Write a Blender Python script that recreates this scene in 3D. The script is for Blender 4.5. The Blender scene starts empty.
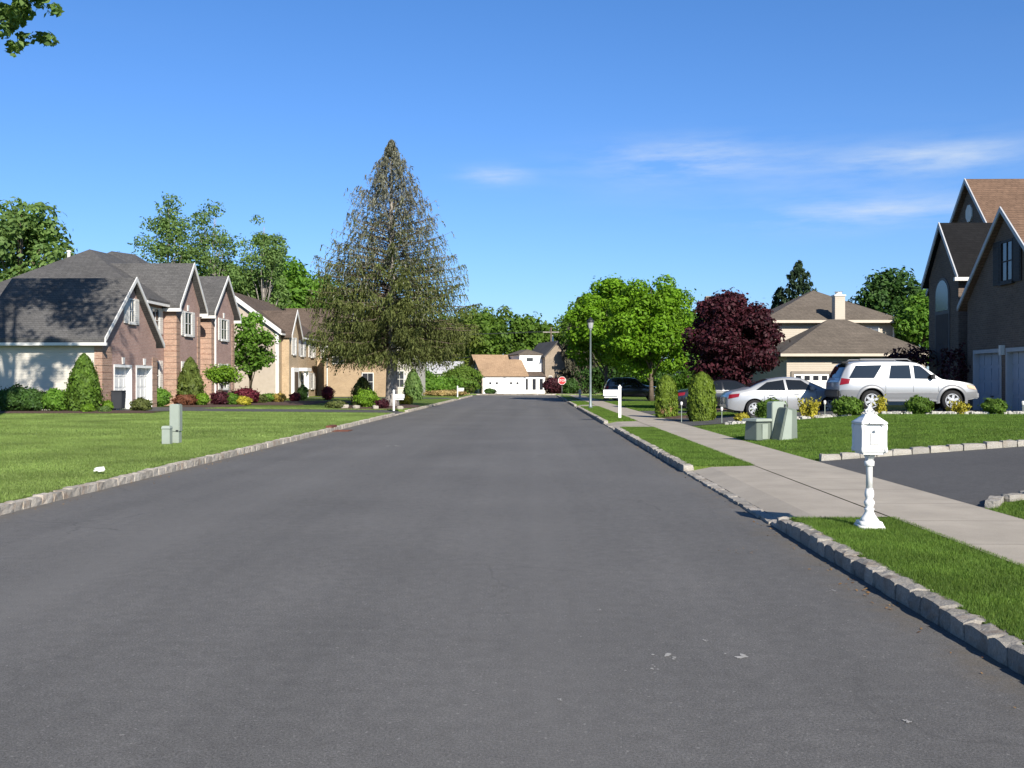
import bpy, bmesh, math, random
import numpy as np
from mathutils import Vector, Matrix

scene = bpy.context.scene
col = scene.collection
R = math.radians

# ------------------------------------------------------------------ camera
F = 1000.0                       # focal length in pixels of the 1024 px wide frame
EYE = 1.6
VPX, VPY = 532.0, 381.3          # vanishing point of the street in the photograph
YAW = math.atan((VPX - 512) / F)
PITCH = math.atan((384 - VPY) / F)
cam = bpy.data.cameras.new('camera')
cam_o = bpy.data.objects.new('camera', cam)
col.objects.link(cam_o)
cam.sensor_width = 36.0
cam.lens = F / 1024 * 36.0
cam.clip_end = 3000
cam_o.location = (0, 0, EYE)
cam_o.rotation_euler = (R(90) - PITCH, 0, YAW)
scene.camera = cam_o


def X(px, y):
    """world x of a pixel column at street distance y"""
    return (px - VPX) / F * y


def Z(py, y):
    """world z of a pixel row at street distance y"""
    return EYE - (py - VPY) / F * y


# ------------------------------------------------------------------ materials
MATS = {}


class NT:
    def __init__(self, name):
        self.m = bpy.data.materials.new(name)
        self.m.use_nodes = True
        self.t = self.m.node_tree
        self.t.nodes.clear()
        self.out = self.n('ShaderNodeOutputMaterial')

    def n(self, typ, **kw):
        o = self.t.nodes.new(typ)
        for k, v in kw.items():
            setattr(o, k, v)
        return o

    def l(self, a, b):
        self.t.links.new(a, b)

    def pos(self):
        return self.n('ShaderNodeNewGeometry').outputs['Position']

    def noise(self, vec, scale, detail=4.0, rough=0.55, dist=0.0):
        o = self.n('ShaderNodeTexNoise')
        o.inputs['Scale'].default_value = scale
        o.inputs['Detail'].default_value = detail
        o.inputs['Roughness'].default_value = rough
        o.inputs['Distortion'].default_value = dist
        if vec is not None:
            self.l(vec, o.inputs['Vector'])
        return o.outputs['Fac']

    def ramp(self, fac, stops, interp='LINEAR'):
        o = self.n('ShaderNodeValToRGB')
        o.color_ramp.interpolation = interp
        e = o.color_ramp.elements
        while len(e) < len(stops):
            e.new(0.5)
        for s, el in zip(stops, e):
            el.position = s[0]
            c = s[1]
            el.color = (c, c, c, 1) if isinstance(c, (int, float)) else (*c, 1)
        self.l(fac, o.inputs['Fac'])
        return o.outputs['Color']

    def mix(self, fac, a, b, mode='MIX'):
        o = self.n('ShaderNodeMix', data_type='RGBA', blend_type=mode)
        for k, v in ((0, fac), (6, a), (7, b)):
            sock = o.inputs[k]
            if isinstance(v, (int, float)):
                sock.default_value = v if k == 0 else (v, v, v, 1)
            elif isinstance(v, tuple):
                sock.default_value = (*v, 1)
            else:
                self.l(v, sock)
        return o.outputs[2]

    def math(self, op, a, b=0.0, c=0.0):
        o = self.n('ShaderNodeMath', operation=op)
        for s, v in zip(o.inputs, (a, b, c)):
            if isinstance(v, (int, float)):
                s.default_value = v
            else:
                self.l(v, s)
        return o.outputs[0]

    def sep(self, vec):
        o = self.n('ShaderNodeSeparateXYZ')
        self.l(vec, o.inputs[0])
        return o.outputs

    def comb(self, x, y, z):
        o = self.n('ShaderNodeCombineXYZ')
        for s, v in zip(o.inputs, (x, y, z)):
            if isinstance(v, (int, float)):
                s.default_value = v
            else:
                self.l(v, s)
        return o.outputs[0]

    def bump(self, h, strength=0.3, dist=0.02):
        o = self.n('ShaderNodeBump')
        o.inputs['Strength'].default_value = strength
        o.inputs['Distance'].default_value = dist
        self.l(h, o.inputs['Height'])
        return o.outputs['Normal']

    def principled(self, color, rough=0.7, metal=0.0, normal=None, spec=0.4, coat=0.0):
        o = self.n('ShaderNodeBsdfPrincipled')
        if isinstance(color, tuple):
            o.inputs['Base Color'].default_value = (*color, 1)
        else:
            self.l(color, o.inputs['Base Color'])
        if isinstance(rough, (int, float)):
            o.inputs['Roughness'].default_value = rough
        else:
            self.l(rough, o.inputs['Roughness'])
        o.inputs['Metallic'].default_value = metal
        o.inputs['Specular IOR Level'].default_value = spec
        o.inputs['Coat Weight'].default_value = coat
        if normal is not None:
            self.l(normal, o.inputs['Normal'])
        self.l(o.outputs[0], self.out.inputs['Surface'])
        return o


def plain(name, c, rough=0.6, metal=0.0, var=0.12, scale=3.0, bump=0.0, bscale=60.0, spec=0.4, coat=0.0):
    if name in MATS:
        return MATS[name]
    t = NT(name)
    p = t.pos()
    f = t.noise(p, scale, 6)
    cc = t.mix(t.ramp(f, [(0.3, 0.0), (0.7, 1.0)]), tuple(x * (1 - var) for x in c), tuple(min(0.95, x * (1 + var)) for x in c))
    nrm = t.bump(t.noise(p, bscale, 4), bump, 0.02) if bump else None
    t.principled(cc, rough, metal, nrm, spec, coat)
    MATS[name] = t.m
    return t.m


def brick(name, c1, c2, mortar, scale=1.0):
    t = NT(name)
    p = t.pos()
    s = t.sep(p)
    uv = t.comb(t.math('ADD', s[0], s[1]), s[2], 0.0)
    b = t.n('ShaderNodeTexBrick')
    t.l(uv, b.inputs['Vector'])
    b.inputs['Color1'].default_value = (*c1, 1)
    b.inputs['Color2'].default_value = (*c2, 1)
    b.inputs['Mortar'].default_value = (*mortar, 1)
    b.inputs['Scale'].default_value = 1.0 / scale
    b.inputs['Brick Width'].default_value = 0.23
    b.inputs['Row Height'].default_value = 0.078
    b.inputs['Mortar Size'].default_value = 0.008
    big = t.noise(p, 0.9, 5)
    c = t.mix(0.5, b.outputs['Color'], t.ramp(big, [(0.3, 0.72), (0.7, 1.18)]), 'MULTIPLY')
    fine = t.noise(p, 14, 4)
    c = t.mix(0.45, c, t.ramp(fine, [(0.3, 0.6), (0.7, 1.3)]), 'MULTIPLY')
    t.principled(c, 0.85, 0, t.bump(b.outputs['Fac'], 0.3, -0.01), 0.25)
    MATS[name] = t.m
    return t.m


def siding(name, c, lap=0.13):
    t = NT(name)
    p = t.pos()
    s = t.sep(p)
    saw = t.math('FRACT', t.math('DIVIDE', s[2], lap))
    f = t.noise(p, 1.3, 5)
    cc = t.mix(t.ramp(f, [(0.3, 0.0), (0.7, 1.0)]), tuple(x * 0.9 for x in c), c)
    t.principled(cc, 0.55, 0, t.bump(saw, 0.7, -0.02), 0.3)
    MATS[name] = t.m
    return t.m


def shingle(name, c1, c2):
    t = NT(name)
    p = t.pos()
    s = t.sep(p)
    uv = t.comb(t.math('ADD', s[0], s[1]), s[2], 0.0)
    b = t.n('ShaderNodeTexBrick')
    t.l(uv, b.inputs['Vector'])
    b.inputs['Color1'].default_value = (*c1, 1)
    b.inputs['Color2'].default_value = (*c2, 1)
    b.inputs['Mortar'].default_value = (*(x * 0.55 for x in c1), 1)
    b.inputs['Scale'].default_value = 1.0
    b.inputs['Brick Width'].default_value = 0.3
    b.inputs['Row Height'].default_value = 0.1
    b.inputs['Mortar Size'].default_value = 0.008
    big = t.noise(p, 0.6, 6)
    c = t.mix(0.6, b.outputs['Color'], t.ramp(big, [(0.3, 0.75), (0.7, 1.2)]), 'MULTIPLY')
    fine = t.noise(p, 9, 4)
    c = t.mix(0.5, c, t.ramp(fine, [(0.3, 0.65), (0.7, 1.3)]), 'MULTIPLY')
    t.principled(c, 0.9, 0, t.bump(t.noise(p, 40, 3), 0.3, 0.02), 0.2)
    MATS[name] = t.m
    return t.m


def leaf(name, dark, light, trans=0.35, nscale=0.8, rough=0.6, warm=None):
    t = NT(name)
    g = t.n('ShaderNodeNewGeometry')
    isl = g.outputs['Random Per Island']
    c = t.mix(isl, dark, light)
    f = t.noise(g.outputs['Position'], nscale, 3)
    c = t.mix(0.8, c, t.ramp(f, [(0.3, 0.6), (0.7, 1.3)]), 'MULTIPLY')
    if warm:
        f2 = t.noise(g.outputs['Position'], nscale * 0.5, 3)
        c = t.mix(t.ramp(f2, [(0.45, 0.0), (0.65, 0.8)]), c, warm)
    bs = t.n('ShaderNodeBsdfPrincipled')
    t.l(c, bs.inputs['Base Color'])
    bs.inputs['Roughness'].default_value = rough
    bs.inputs['Specular IOR Level'].default_value = 0.25
    tr = t.n('ShaderNodeBsdfTranslucent')
    t.l(t.mix(1.0, c, (1.0, 1.0, 0.55), 'MULTIPLY'), tr.inputs['Color'])
    mx = t.n('ShaderNodeMixShader')
    mx.inputs[0].default_value = trans
    t.l(bs.outputs[0], mx.inputs[1])
    t.l(tr.outputs[0], mx.inputs[2])
    t.l(mx.outputs[0], t.out.inputs['Surface'])
    MATS[name] = t.m
    return t.m


def glass(name, c=(0.02, 0.025, 0.03), rough=0.08):
    t = NT(name)
    t.principled(c, rough, 0, None, 0.6)
    MATS[name] = t.m
    return t.m


def asphalt(name, lo, hi, streak=True):
    t = NT(name)
    p = t.pos()
    s = t.sep(p)
    agg = t.mix(0.55, t.noise(p, 170, 3, 0.7), t.noise(p, 75, 4, 0.8))
    mid = t.noise(p, 9, 6, 0.65)
    big = t.noise(p, 0.35, 5)
    c = t.mix(t.ramp(agg, [(0.41, 0.0), (0.59, 1.0)]), lo, hi)
    c = t.mix(0.7, c, t.ramp(mid, [(0.25, 0.74), (0.75, 1.24)]), 'MULTIPLY')
    c = t.mix(0.8, c, t.ramp(big, [(0.3, 0.84), (0.7, 1.14)]), 'MULTIPLY')
    if streak:
        sv = t.comb(t.math('MULTIPLY', s[0], 1.3), t.math('MULTIPLY', s[1], 0.03), 0.0)
        st = t.noise(sv, 1.0, 4)
        c = t.mix(0.8, c, t.ramp(st, [(0.3, 0.87), (0.7, 1.12)]), 'MULTIPLY')
        # wheel-polished lanes
        ln = t.math('ABSOLUTE', t.math('SUBTRACT', t.math('ABSOLUTE', t.math('ADD', s[0], 1.85)), 1.9))
        ln2 = t.noise(t.comb(s[0], t.math('MULTIPLY', s[1], 0.12), 0.0), 1.2, 4)
        c = t.mix(t.math('MULTIPLY', t.ramp(ln, [(0.0, 0.5), (0.9, 0.0)]), t.ramp(ln2, [(0.3, 0.2), (0.7, 1.0)])), c, (0.155, 0.15, 0.142))
        # hairline cracks in a few places
        vo = t.n('ShaderNodeTexVoronoi', feature='DISTANCE_TO_EDGE')
        wv = t.n('ShaderNodeVectorMath', operation='ADD')
        dn_ = t.n('ShaderNodeTexNoise')
        dn_.inputs['Scale'].default_value = 1.3
        dn_.inputs['Detail'].default_value = 5
        t.l(p, dn_.inputs['Vector'])
        t.l(p, wv.inputs[0])
        t.l(dn_.outputs['Color'], wv.inputs[1])
        t.l(wv.outputs[0], vo.inputs['Vector'])
        vo.inputs['Scale'].default_value = 0.33
        cr_ = t.ramp(vo.outputs['Distance'], [(0.0, 1.0), (0.006, 0.0)])
        cm_ = t.ramp(t.noise(p, 0.22, 3), [(0.5, 0.0), (0.62, 0.55)])
        c = t.mix(t.math('MULTIPLY', cr_, cm_), c, (0.045, 0.043, 0.04))
        # pale worn specks and scuffs
        sp = t.noise(p, 38, 2, 0.5)
        c = t.mix(t.ramp(sp, [(0.66, 0.0), (0.73, 0.6)]), c, (0.3, 0.29, 0.27))
        sc = t.noise(t.comb(t.math('MULTIPLY', s[0], 1.0), t.math('MULTIPLY', s[1], 0.45), 0.0), 2.1, 6, 0.72)
        c = t.mix(t.ramp(sc, [(0.66, 0.0), (0.78, 0.45)]), c, (0.2, 0.195, 0.185))
        # sandy dirt gathering along both gutters
        d1 = t.math('ABSOLUTE', t.math('ADD', s[0], 1.85))
        edge = t.ramp(t.math('SUBTRACT', d1, 3.5), [(0.55, 0.0), (1.0, 1.0)])
        dn = t.noise(p, 3.0, 6, 0.7)
        fac = t.math('MULTIPLY', edge, t.ramp(dn, [(0.45, 0.0), (0.72, 0.75)]))
        c = t.mix(fac, c, (0.15, 0.115, 0.07))
    t.principled(c, 0.82, 0, t.bump(agg, 0.5, 0.012), 0.35)
    MATS[name] = t.m
    return t.m


def concrete(name, c, joints=None):
    t = NT(name)
    p = t.pos()
    s = t.sep(p)
    a = t.noise(p, 70, 4, 0.7)
    b = t.noise(p, 1.2, 6, 0.6)
    cc = t.mix(t.ramp(a, [(0.3, 0.0), (0.7, 1.0)]), tuple(x * 0.88 for x in c), tuple(x * 1.1 for x in c))
    cc = t.mix(0.9, cc, t.ramp(b, [(0.3, 0.83), (0.7, 1.12)]), 'MULTIPLY')
    if joints:
        fr = t.math('FRACT', t.math('DIVIDE', s[1], joints))
        line = t.math('LESS_THAN', fr, 0.012 / joints * 1.3)
        cc = t.mix(line, cc, tuple(x * 0.3 for x in c))
    t.principled(cc, 0.85, 0, t.bump(a, 0.25, 0.01), 0.3)
    MATS[name] = t.m
    return t.m


def lawn(name, a, b, c):
    t = NT(name)
    p = t.pos()
    s = t.sep(p)
    f1 = t.noise(p, 60, 4, 0.7)
    f2 = t.noise(p, 0.7, 6, 0.65)
    f3 = t.noise(t.comb(t.math('MULTIPLY', s[0], 0.25), s[1], 0.0), 0.9, 4)
    cc = t.mix(t.ramp(f2, [(0.3, 0.0), (0.7, 1.0)]), a, b)
    cc = t.mix(t.ramp(f3, [(0.45, 0.0), (0.7, 0.6)]), cc, c)
    cc = t.mix(0.7, cc, t.ramp(f1, [(0.3, 0.55), (0.7, 1.4)]), 'MULTIPLY')
    t.principled(cc, 0.9, 0, t.bump(f1, 0.8, 0.05), 0.15)
    MATS[name] = t.m
    return t.m


def stone(name, c1, c2, stain=None):
    t = NT(name)
    g = t.n('ShaderNodeNewGeometry')
    p = g.outputs['Position']
    c = t.mix(g.outputs['Random Per Island'], c1, c2)
    a = t.noise(p, 55, 5, 0.7)
    c = t.mix(0.8, c, t.ramp(a, [(0.3, 0.65), (0.7, 1.25)]), 'MULTIPLY')
    b = t.noise(p, 5, 4, 0.6)
    if stain:
        c = t.mix(t.ramp(b, [(0.52, 0.0), (0.72, 0.65)]), c, stain)
    t.principled(c, 0.85, 0, t.bump(a, 0.7, 0.02), 0.25)
    MATS[name] = t.m
    return t.m


asph = asphalt('asphalt', (0.062, 0.060, 0.057), (0.178, 0.172, 0.163))
asph2 = asphalt('driveway_asphalt', (0.05, 0.049, 0.048), (0.115, 0.112, 0.108), False)
conc = concrete('concrete', (0.375, 0.332, 0.272))
walkm = concrete('sidewalk_concrete', (0.385, 0.342, 0.28), 1.52)
grass_g = lawn('lawn', (0.095, 0.155, 0.022), (0.13, 0.195, 0.034), (0.16, 0.205, 0.05))
grass_b = leaf('grass_blades', (0.068, 0.142, 0.017), (0.16, 0.25, 0.042), 0.35, 1.6, 0.6)
grass_l = leaf('grass_blades_pale', (0.145, 0.225, 0.045), (0.25, 0.33, 0.10), 0.35, 0.5, 0.6)
mulch = plain('mulch', (0.085, 0.05, 0.036), 0.95, 0, 0.5, 14, 0.8, 40)
granite = stone('granite', (0.24, 0.225, 0.20), (0.42, 0.385, 0.335), (0.16, 0.105, 0.07))
granite_pale = stone('granite_pale', (0.30, 0.28, 0.25), (0.44, 0.41, 0.36), (0.26, 0.21, 0.16))
gravel_m = stone('white_stone', (0.34, 0.33, 0.30), (0.55, 0.53, 0.49))
white = plain('white_paint', (0.80, 0.80, 0.78), 0.4, 0, 0.04)
door_w = plain('door_white', (0.68, 0.68, 0.67), 0.5, 0, 0.04)
trim_shade = plain('white_trim_shaded', (0.42, 0.43, 0.45), 0.5, 0, 0.05)  # white trim with the shade mixed into its colour
trimw = plain('trim_white', (0.66, 0.65, 0.62), 0.5, 0, 0.05)
trimc = plain('trim_cream', (0.52, 0.455, 0.37), 0.5, 0, 0.05)
brick_p = brick('pink_brick', (0.40, 0.255, 0.215), (0.33, 0.20, 0.17), (0.42, 0.34, 0.30))
brick_o = brick('orange_brick', (0.40, 0.25, 0.18), (0.32, 0.19, 0.14), (0.42, 0.34, 0.27))
brick_t = brick('tan_brick', (0.46, 0.335, 0.21), (0.39, 0.28, 0.17), (0.46, 0.38, 0.28))
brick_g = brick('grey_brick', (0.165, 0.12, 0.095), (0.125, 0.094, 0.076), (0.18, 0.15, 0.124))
brick_f = brick('faded_brick', (0.30, 0.24, 0.18), (0.24, 0.19, 0.14), (0.34, 0.29, 0.24))
sid_w = siding('white_siding', (0.56, 0.53, 0.465))
sid_c = siding('cream_siding', (0.45, 0.395, 0.32))
stucco = plain('pale_stucco', (0.40, 0.345, 0.285), 0.9, 0, 0.08, 2, 0.3, 50)
roof_d = shingle('dark_shingle', (0.085, 0.083, 0.082), (0.11, 0.107, 0.105))
roof_b = shingle('brown_shingle', (0.14, 0.088, 0.06), (0.175, 0.11, 0.075))
roof_k = shingle('umber_shingle', (0.10, 0.075, 0.06), (0.13, 0.098, 0.078))
roof_t = shingle('taupe_shingle', (0.125, 0.105, 0.085), (0.155, 0.13, 0.105))
roof_o = shingle('orange_shingle', (0.35, 0.235, 0.145), (0.41, 0.28, 0.175))
roof_n = shingle('near_black_shingle', (0.008, 0.008, 0.009), (0.011, 0.011, 0.012))
pane = glass('window_pane', (0.03, 0.033, 0.04))
pane_b = glass('window_pane_pale', (0.12, 0.14, 0.17), 0.15)
shut_w = plain('shutter_white', (0.64, 0.62, 0.58), 0.55)
shut_d = plain('shutter_dark', (0.025, 0.022, 0.022), 0.6)
bark = plain('bark', (0.13, 0.10, 0.075), 0.95, 0, 0.35, 7, 0.9, 25)
bark_g = plain('grey_bark', (0.26, 0.235, 0.21), 0.95, 0, 0.35, 6, 0.9, 22)
green_metal = plain('green_metal', (0.14, 0.168, 0.142), 0.5, 0.0, 0.1, 2)
pale_metal = plain('pale_green_metal', (0.275, 0.315, 0.272), 0.5, 0.0, 0.08, 2)
dark_metal = plain('dark_metal', (0.02, 0.022, 0.025), 0.5)
pole_m = plain('pole_metal', (0.20, 0.24, 0.25), 0.45, 0.3)
rubber = plain('rubber', (0.012, 0.012, 0.013), 0.85)
alloy = plain('alloy', (0.45, 0.46, 0.48), 0.35, 0.35, 0.03)
black_trim = plain('black_trim', (0.012, 0.012, 0.014), 0.45)
silver_paint = plain('silver_paint', (0.33, 0.34, 0.355), 0.35, 0.3, 0.015, 1, coat=0.5)
silver_low = plain('silver_cladding', (0.20, 0.205, 0.215), 0.45, 0.3, 0.02, 1)
black_paint = plain('black_paint', (0.010, 0.011, 0.014), 0.25, 0.0, 0.05, 1, coat=0.7)
navy_paint = plain('navy_paint', (0.012, 0.014, 0.022), 0.3, 0.0, 0.05, 1, coat=0.6)
car_glass = glass('car_glass', (0.012, 0.014, 0.016), 0.02)
red_lens = plain('red_lens', (0.20, 0.008, 0.014), 0.2, 0, 0.05)
clear_lens = plain('clear_lens', (0.6, 0.42, 0.30), 0.15, 0, 0.1)
sign_red = plain('sign_red', (0.55, 0.03, 0.035), 0.45)
rust = plain('rusty_iron', (0.15, 0.055, 0.035), 0.8, 0.1, 0.35, 12, 0.5)

L_maple = leaf('maple_leaves', (0.095, 0.21, 0.008), (0.21, 0.39, 0.022), 0.4, 0.6)
L_wood = leaf('wood_leaves', (0.075, 0.15, 0.016), (0.15, 0.26, 0.034), 0.4, 0.09, 0.6, (0.155, 0.17, 0.035))
L_mid = leaf('mid_green_leaves', (0.08, 0.185, 0.02), (0.165, 0.31, 0.04), 0.4, 0.4)
L_cool = leaf('cool_green_leaves', (0.11, 0.20, 0.055), (0.22, 0.335, 0.095), 0.45, 0.5)
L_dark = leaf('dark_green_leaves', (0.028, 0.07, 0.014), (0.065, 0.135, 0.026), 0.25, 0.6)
L_plum = leaf('plum_leaves', (0.026, 0.007, 0.011), (0.085, 0.019, 0.028), 0.25, 0.8)
L_maroon = leaf('maroon_leaves', (0.085, 0.012, 0.022), (0.16, 0.024, 0.04), 0.25, 2)
L_spruce = leaf('spruce_needles', (0.085, 0.108, 0.028), (0.175, 0.20, 0.062), 0.3, 0.35, 0.7)
L_sprtop = leaf('bare_spruce_twigs', (0.125, 0.13, 0.092), (0.24, 0.242, 0.18), 0.15, 0.5, 0.8)
L_fir = leaf('fir_needles', (0.028, 0.058, 0.028), (0.065, 0.105, 0.05), 0.15, 0.8, 0.7)
L_gspr = leaf('grey_spruce_needles', (0.075, 0.07, 0.048), (0.15, 0.14, 0.095), 0.15, 0.5, 0.8)
L_arb = leaf('arborvitae_sprays', (0.085, 0.135, 0.013), (0.165, 0.235, 0.026), 0.3, 2.0)
L_box = leaf('boxwood_leaves', (0.06, 0.12, 0.014), (0.125, 0.215, 0.028), 0.3, 3.0)
L_lime = leaf('lime_leaves', (0.11, 0.22, 0.015), (0.20, 0.34, 0.03), 0.35, 2.0)
L_yel = leaf('yellow_leaves', (0.34, 0.31, 0.03), (0.52, 0.46, 0.06), 0.35, 3.0)
L_olive = leaf('olive_leaves', (0.075, 0.095, 0.025), (0.14, 0.165, 0.045), 0.3, 3.0)
L_rust = leaf('rusty_leaves', (0.14, 0.055, 0.03), (0.22, 0.09, 0.05), 0.3, 3.0)


# ------------------------------------------------------------------ mesh helpers
def tag(o, label=None, cat=None, group=None, kind=None):
    if label:
        o['label'] = label
    if cat:
        o['category'] = cat
    if group:
        o['group'] = group
    if kind:
        o['kind'] = kind
    return o


def empty(name, label, cat, loc=(0, 0, 0), rz=0.0, group=None):
    o = bpy.data.objects.new(name, None)
    o.empty_display_size = 0.3
    col.objects.link(o)
    o.location = loc
    o.rotation_euler = (0, 0, rz)
    return tag(o, label, cat, group)


class MB:
    def __init__(self):
        self.v, self.f, self.mi, self.cur = [], [], [], 0

    def add(self, vs, fs):
        b = len(self.v)
        self.v += [tuple(p) for p in vs]
        self.f += [tuple(b + i for i in q) for q in fs]
        self.mi += [self.cur] * len(fs)

    def box(self, x0, x1, y0, y1, z0, z1):
        vs = [(x, y, z) for z in (z0, z1) for y in (y0, y1) for x in (x0, x1)]
        self.add(vs, [(0, 2, 3, 1), (4, 5, 7, 6), (0, 1, 5, 4), (2, 6, 7, 3), (0, 4, 6, 2), (1, 3, 7, 5)])
        return self

    def taper(self, x0, x1, y0, y1, z0, z1, ix, iy):
        vs = [(x0, y0, z0), (x1, y0, z0), (x1, y1, z0), (x0, y1, z0),
              (x0 + ix, y0 + iy, z1), (x1 - ix, y0 + iy, z1), (x1 - ix, y1 - iy, z1), (x0 + ix, y1 - iy, z1)]
        self.add(vs, [(3, 2, 1, 0), (4, 5, 6, 7), (0, 1, 5, 4), (1, 2, 6, 5), (2, 3, 7, 6), (3, 0, 4, 7)])
        return self

    def prism(self, poly, axis, a0, a1):
        n = len(poly)
        mk = {'x': lambda u, v, a: (a, u, v), 'y': lambda u, v, a: (u, a, v), 'z': lambda u, v, a: (u, v, a)}[axis]
        vs = [mk(u, v, a0) for u, v in poly] + [mk(u, v, a1) for u, v in poly]
        fs = [tuple(range(n))[::-1], tuple(range(n, 2 * n))]
        fs += [(i, (i + 1) % n, n + (i + 1) % n, n + i) for i in range(n)]
        self.add(vs, fs)
        return self

    def tube(self, pts, radii, n=8, cap=True):
        pts = [Vector(p) for p in pts]
        rings = []
        for i, p in enumerate(pts):
            d = (pts[min(i + 1, len(pts) - 1)] - pts[max(i - 1, 0)])
            if d.length < 1e-9:
                d = Vector((0, 0, 1))
            d.normalize()
            up = Vector((0, 0, 1)) if abs(d.z) < 0.9 else Vector((1, 0, 0))
            a = d.cross(up).normalized()
            b = d.cross(a)
            r = radii[i] if hasattr(radii, '__len__') else radii
            rings.append([p + (a * math.cos(2 * math.pi * k / n) + b * math.sin(2 * math.pi * k / n)) * r for k in range(n)])
        vs = [q for r in rings for q in r]
        fs = []
        for i in range(len(rings) - 1):
            for k in range(n):
                k2 = (k + 1) % n
                fs.append((i * n + k, i * n + k2, (i + 1) * n + k2, (i + 1) * n + k))
        if cap:
            fs.append(tuple(range(n))[::-1])
            fs.append(tuple((len(rings) - 1) * n + k for k in range(n)))
        self.add(vs, fs)
        return self

    def lathe(self, prof, c=(0, 0, 0), n=16, axis='z'):
        vs, fs = [], []
        for r, z in prof:
            for k in range(n):
                a = 2 * math.pi * k / n
                if axis == 'z':
                    vs.append((c[0] + r * math.cos(a), c[1] + r * math.sin(a), c[2] + z))
                else:
                    vs.append((c[0] + r * math.cos(a), c[1] + z, c[2] + r * math.sin(a)))
        for i in range(len(prof) - 1):
            for k in range(n):
                k2 = (k + 1) % n
                fs.append((i * n + k, i * n + k2, (i + 1) * n + k2, (i + 1) * n + k))
        fs.append(tuple(range(n))[::-1])
        fs.append(tuple((len(prof) - 1) * n + k for k in range(n)))
        self.add(vs, fs)
        return self

    def grid(self, rows):
        n = len(rows[0])
        vs = [p for r in rows for p in r]
        fs = [(i * n + k, i * n + k + 1, (i + 1) * n + k + 1, (i + 1) * n + k) for i in range(len(rows) - 1) for k in range(n - 1)]
        self.add(vs, fs)
        return self

    # chevron gable roof: ridge along axis from a0 to a1, centre line c, half width hw
    def chev(self, axis, a0, a1, c, hw, ze, zr, oh=0.35, th=0.16):
        s = (zr - ze) / hw
        w, zl = hw + oh, ze - s * oh
        k = th * math.sqrt(1 + s * s)
        for sg in (-1, 1):
            poly = [(c + sg * w, zl), (c, zr), (c, zr + k), (c + sg * w, zl + k)]
            self.prism(poly, 'x' if axis == 'x' else 'y', a0, a1)
        return self

    def hip(self, x0, x1, y0, y1, ze, zr, oh=0.4, th=0.14, ridge=None):
        x0, x1, y0, y1 = x0 - oh, x1 + oh, y0 - oh, y1 + oh
        w, d = x1 - x0, y1 - y0
        if ridge is None:
            if w >= d:
                ridge = ((x0 + d / 2, (y0 + y1) / 2), (x1 - d / 2, (y0 + y1) / 2))
            else:
                ridge = (((x0 + x1) / 2, y0 + w / 2), ((x0 + x1) / 2, y1 - w / 2))
        (ax, ay), (bx, by) = ridge
        vs = [(x0, y0, ze), (x1, y0, ze), (x1, y1, ze), (x0, y1, ze),
              (x0, y0, ze + th), (x1, y0, ze + th), (x1, y1, ze + th), (x0, y1, ze + th), (ax, ay, zr), (bx, by, zr)]
        fs = [(3, 2, 1, 0), (0, 1, 5, 4), (1, 2, 6, 5), (2, 3, 7, 6), (3, 0, 4, 7)]
        if w >= d:
            fs += [(4, 5, 9, 8), (5, 6, 9), (6, 7, 8, 9), (7, 4, 8)]
        else:
            fs += [(4, 5, 8), (5, 6, 9, 8), (6, 7, 9), (7, 4, 8, 9)]
        self.add(vs, fs)
        return self

    def build(self, name, mat, parent=None, smooth=False, bevel=0.0, recalc=True):
        me = bpy.data.meshes.new(name)
        me.from_pydata(self.v, [], self.f)
        mats = mat if isinstance(mat, (list, tuple)) else [mat]
        for m in mats:
            me.materials.append(m)
        if len(mats) > 1:
            me.polygons.foreach_set('material_index', self.mi)
        if recalc:
            bm = bmesh.new()
            bm.from_mesh(me)
            bmesh.ops.recalc_face_normals(bm, faces=bm.faces)
            if bevel:
                bmesh.ops.bevel(bm, geom=[e for e in bm.edges if len(e.link_faces) == 2 and e.calc_face_angle(0) > 0.5],
                                offset=bevel, segments=2, affect='EDGES', clamp_overlap=True)
            bm.to_mesh(me)
            bm.free()
        if smooth:
            me.polygons.foreach_set('use_smooth', [True] * len(me.polygons))
        me.update()
        o = bpy.data.objects.new(name, me)
        col.objects.link(o)
        if parent is not None:
            o.parent = parent
        return o


def np_mesh(name, V, nper, mat, parent=None, mats=None, midx=None):
    """V: (n*nper,3) vertices, faces made of consecutive runs of nper vertices"""
    me = bpy.data.meshes.new(name)
    nv = len(V)
    nf = nv // nper
    me.vertices.add(nv)
    me.vertices.foreach_set('co', np.ascontiguousarray(V, dtype=np.float32).ravel())
    me.loops.add(nv)
    me.loops.foreach_set('vertex_index', np.arange(nv, dtype=np.int32))
    me.polygons.add(nf)
    me.polygons.foreach_set('loop_start', np.arange(0, nv, nper, dtype=np.int32))
    for m in (mats or [mat]):
        me.materials.append(m)
    if midx is not None:
        me.polygons.foreach_set('material_index', np.asarray(midx, dtype=np.int32))
    me.update(calc_edges=True)
    me.validate()
    o = bpy.data.objects.new(name, me)
    col.objects.link(o)
    if parent is not None:
        o.parent = parent
    return o


def unit(a):
    return a / np.maximum(np.linalg.norm(a, axis=1, keepdims=True), 1e-9)


def leaf_quads(P, N, size, aspect, rng, tdir=None):
    n = len(P)
    N = unit(N)
    t = rng.normal(size=(n, 3)) if tdir is None else tdir
    t = t - N * np.sum(t * N, axis=1, keepdims=True)
    t = unit(t)
    b = np.cross(N, t)
    s = np.asarray(size).reshape(-1, 1) * np.ones((n, 1))
    V = np.empty((n, 4, 3))
    V[:, 0] = P - t * s
    V[:, 1] = P + b * s * aspect + N * s * 0.12
    V[:, 2] = P + t * s
    V[:, 3] = P - b * s * aspect + N * s * 0.12
    return V.reshape(-1, 3)


def rand_dirs(n, rng):
    return unit(rng.normal(size=(n, 3)))


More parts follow.
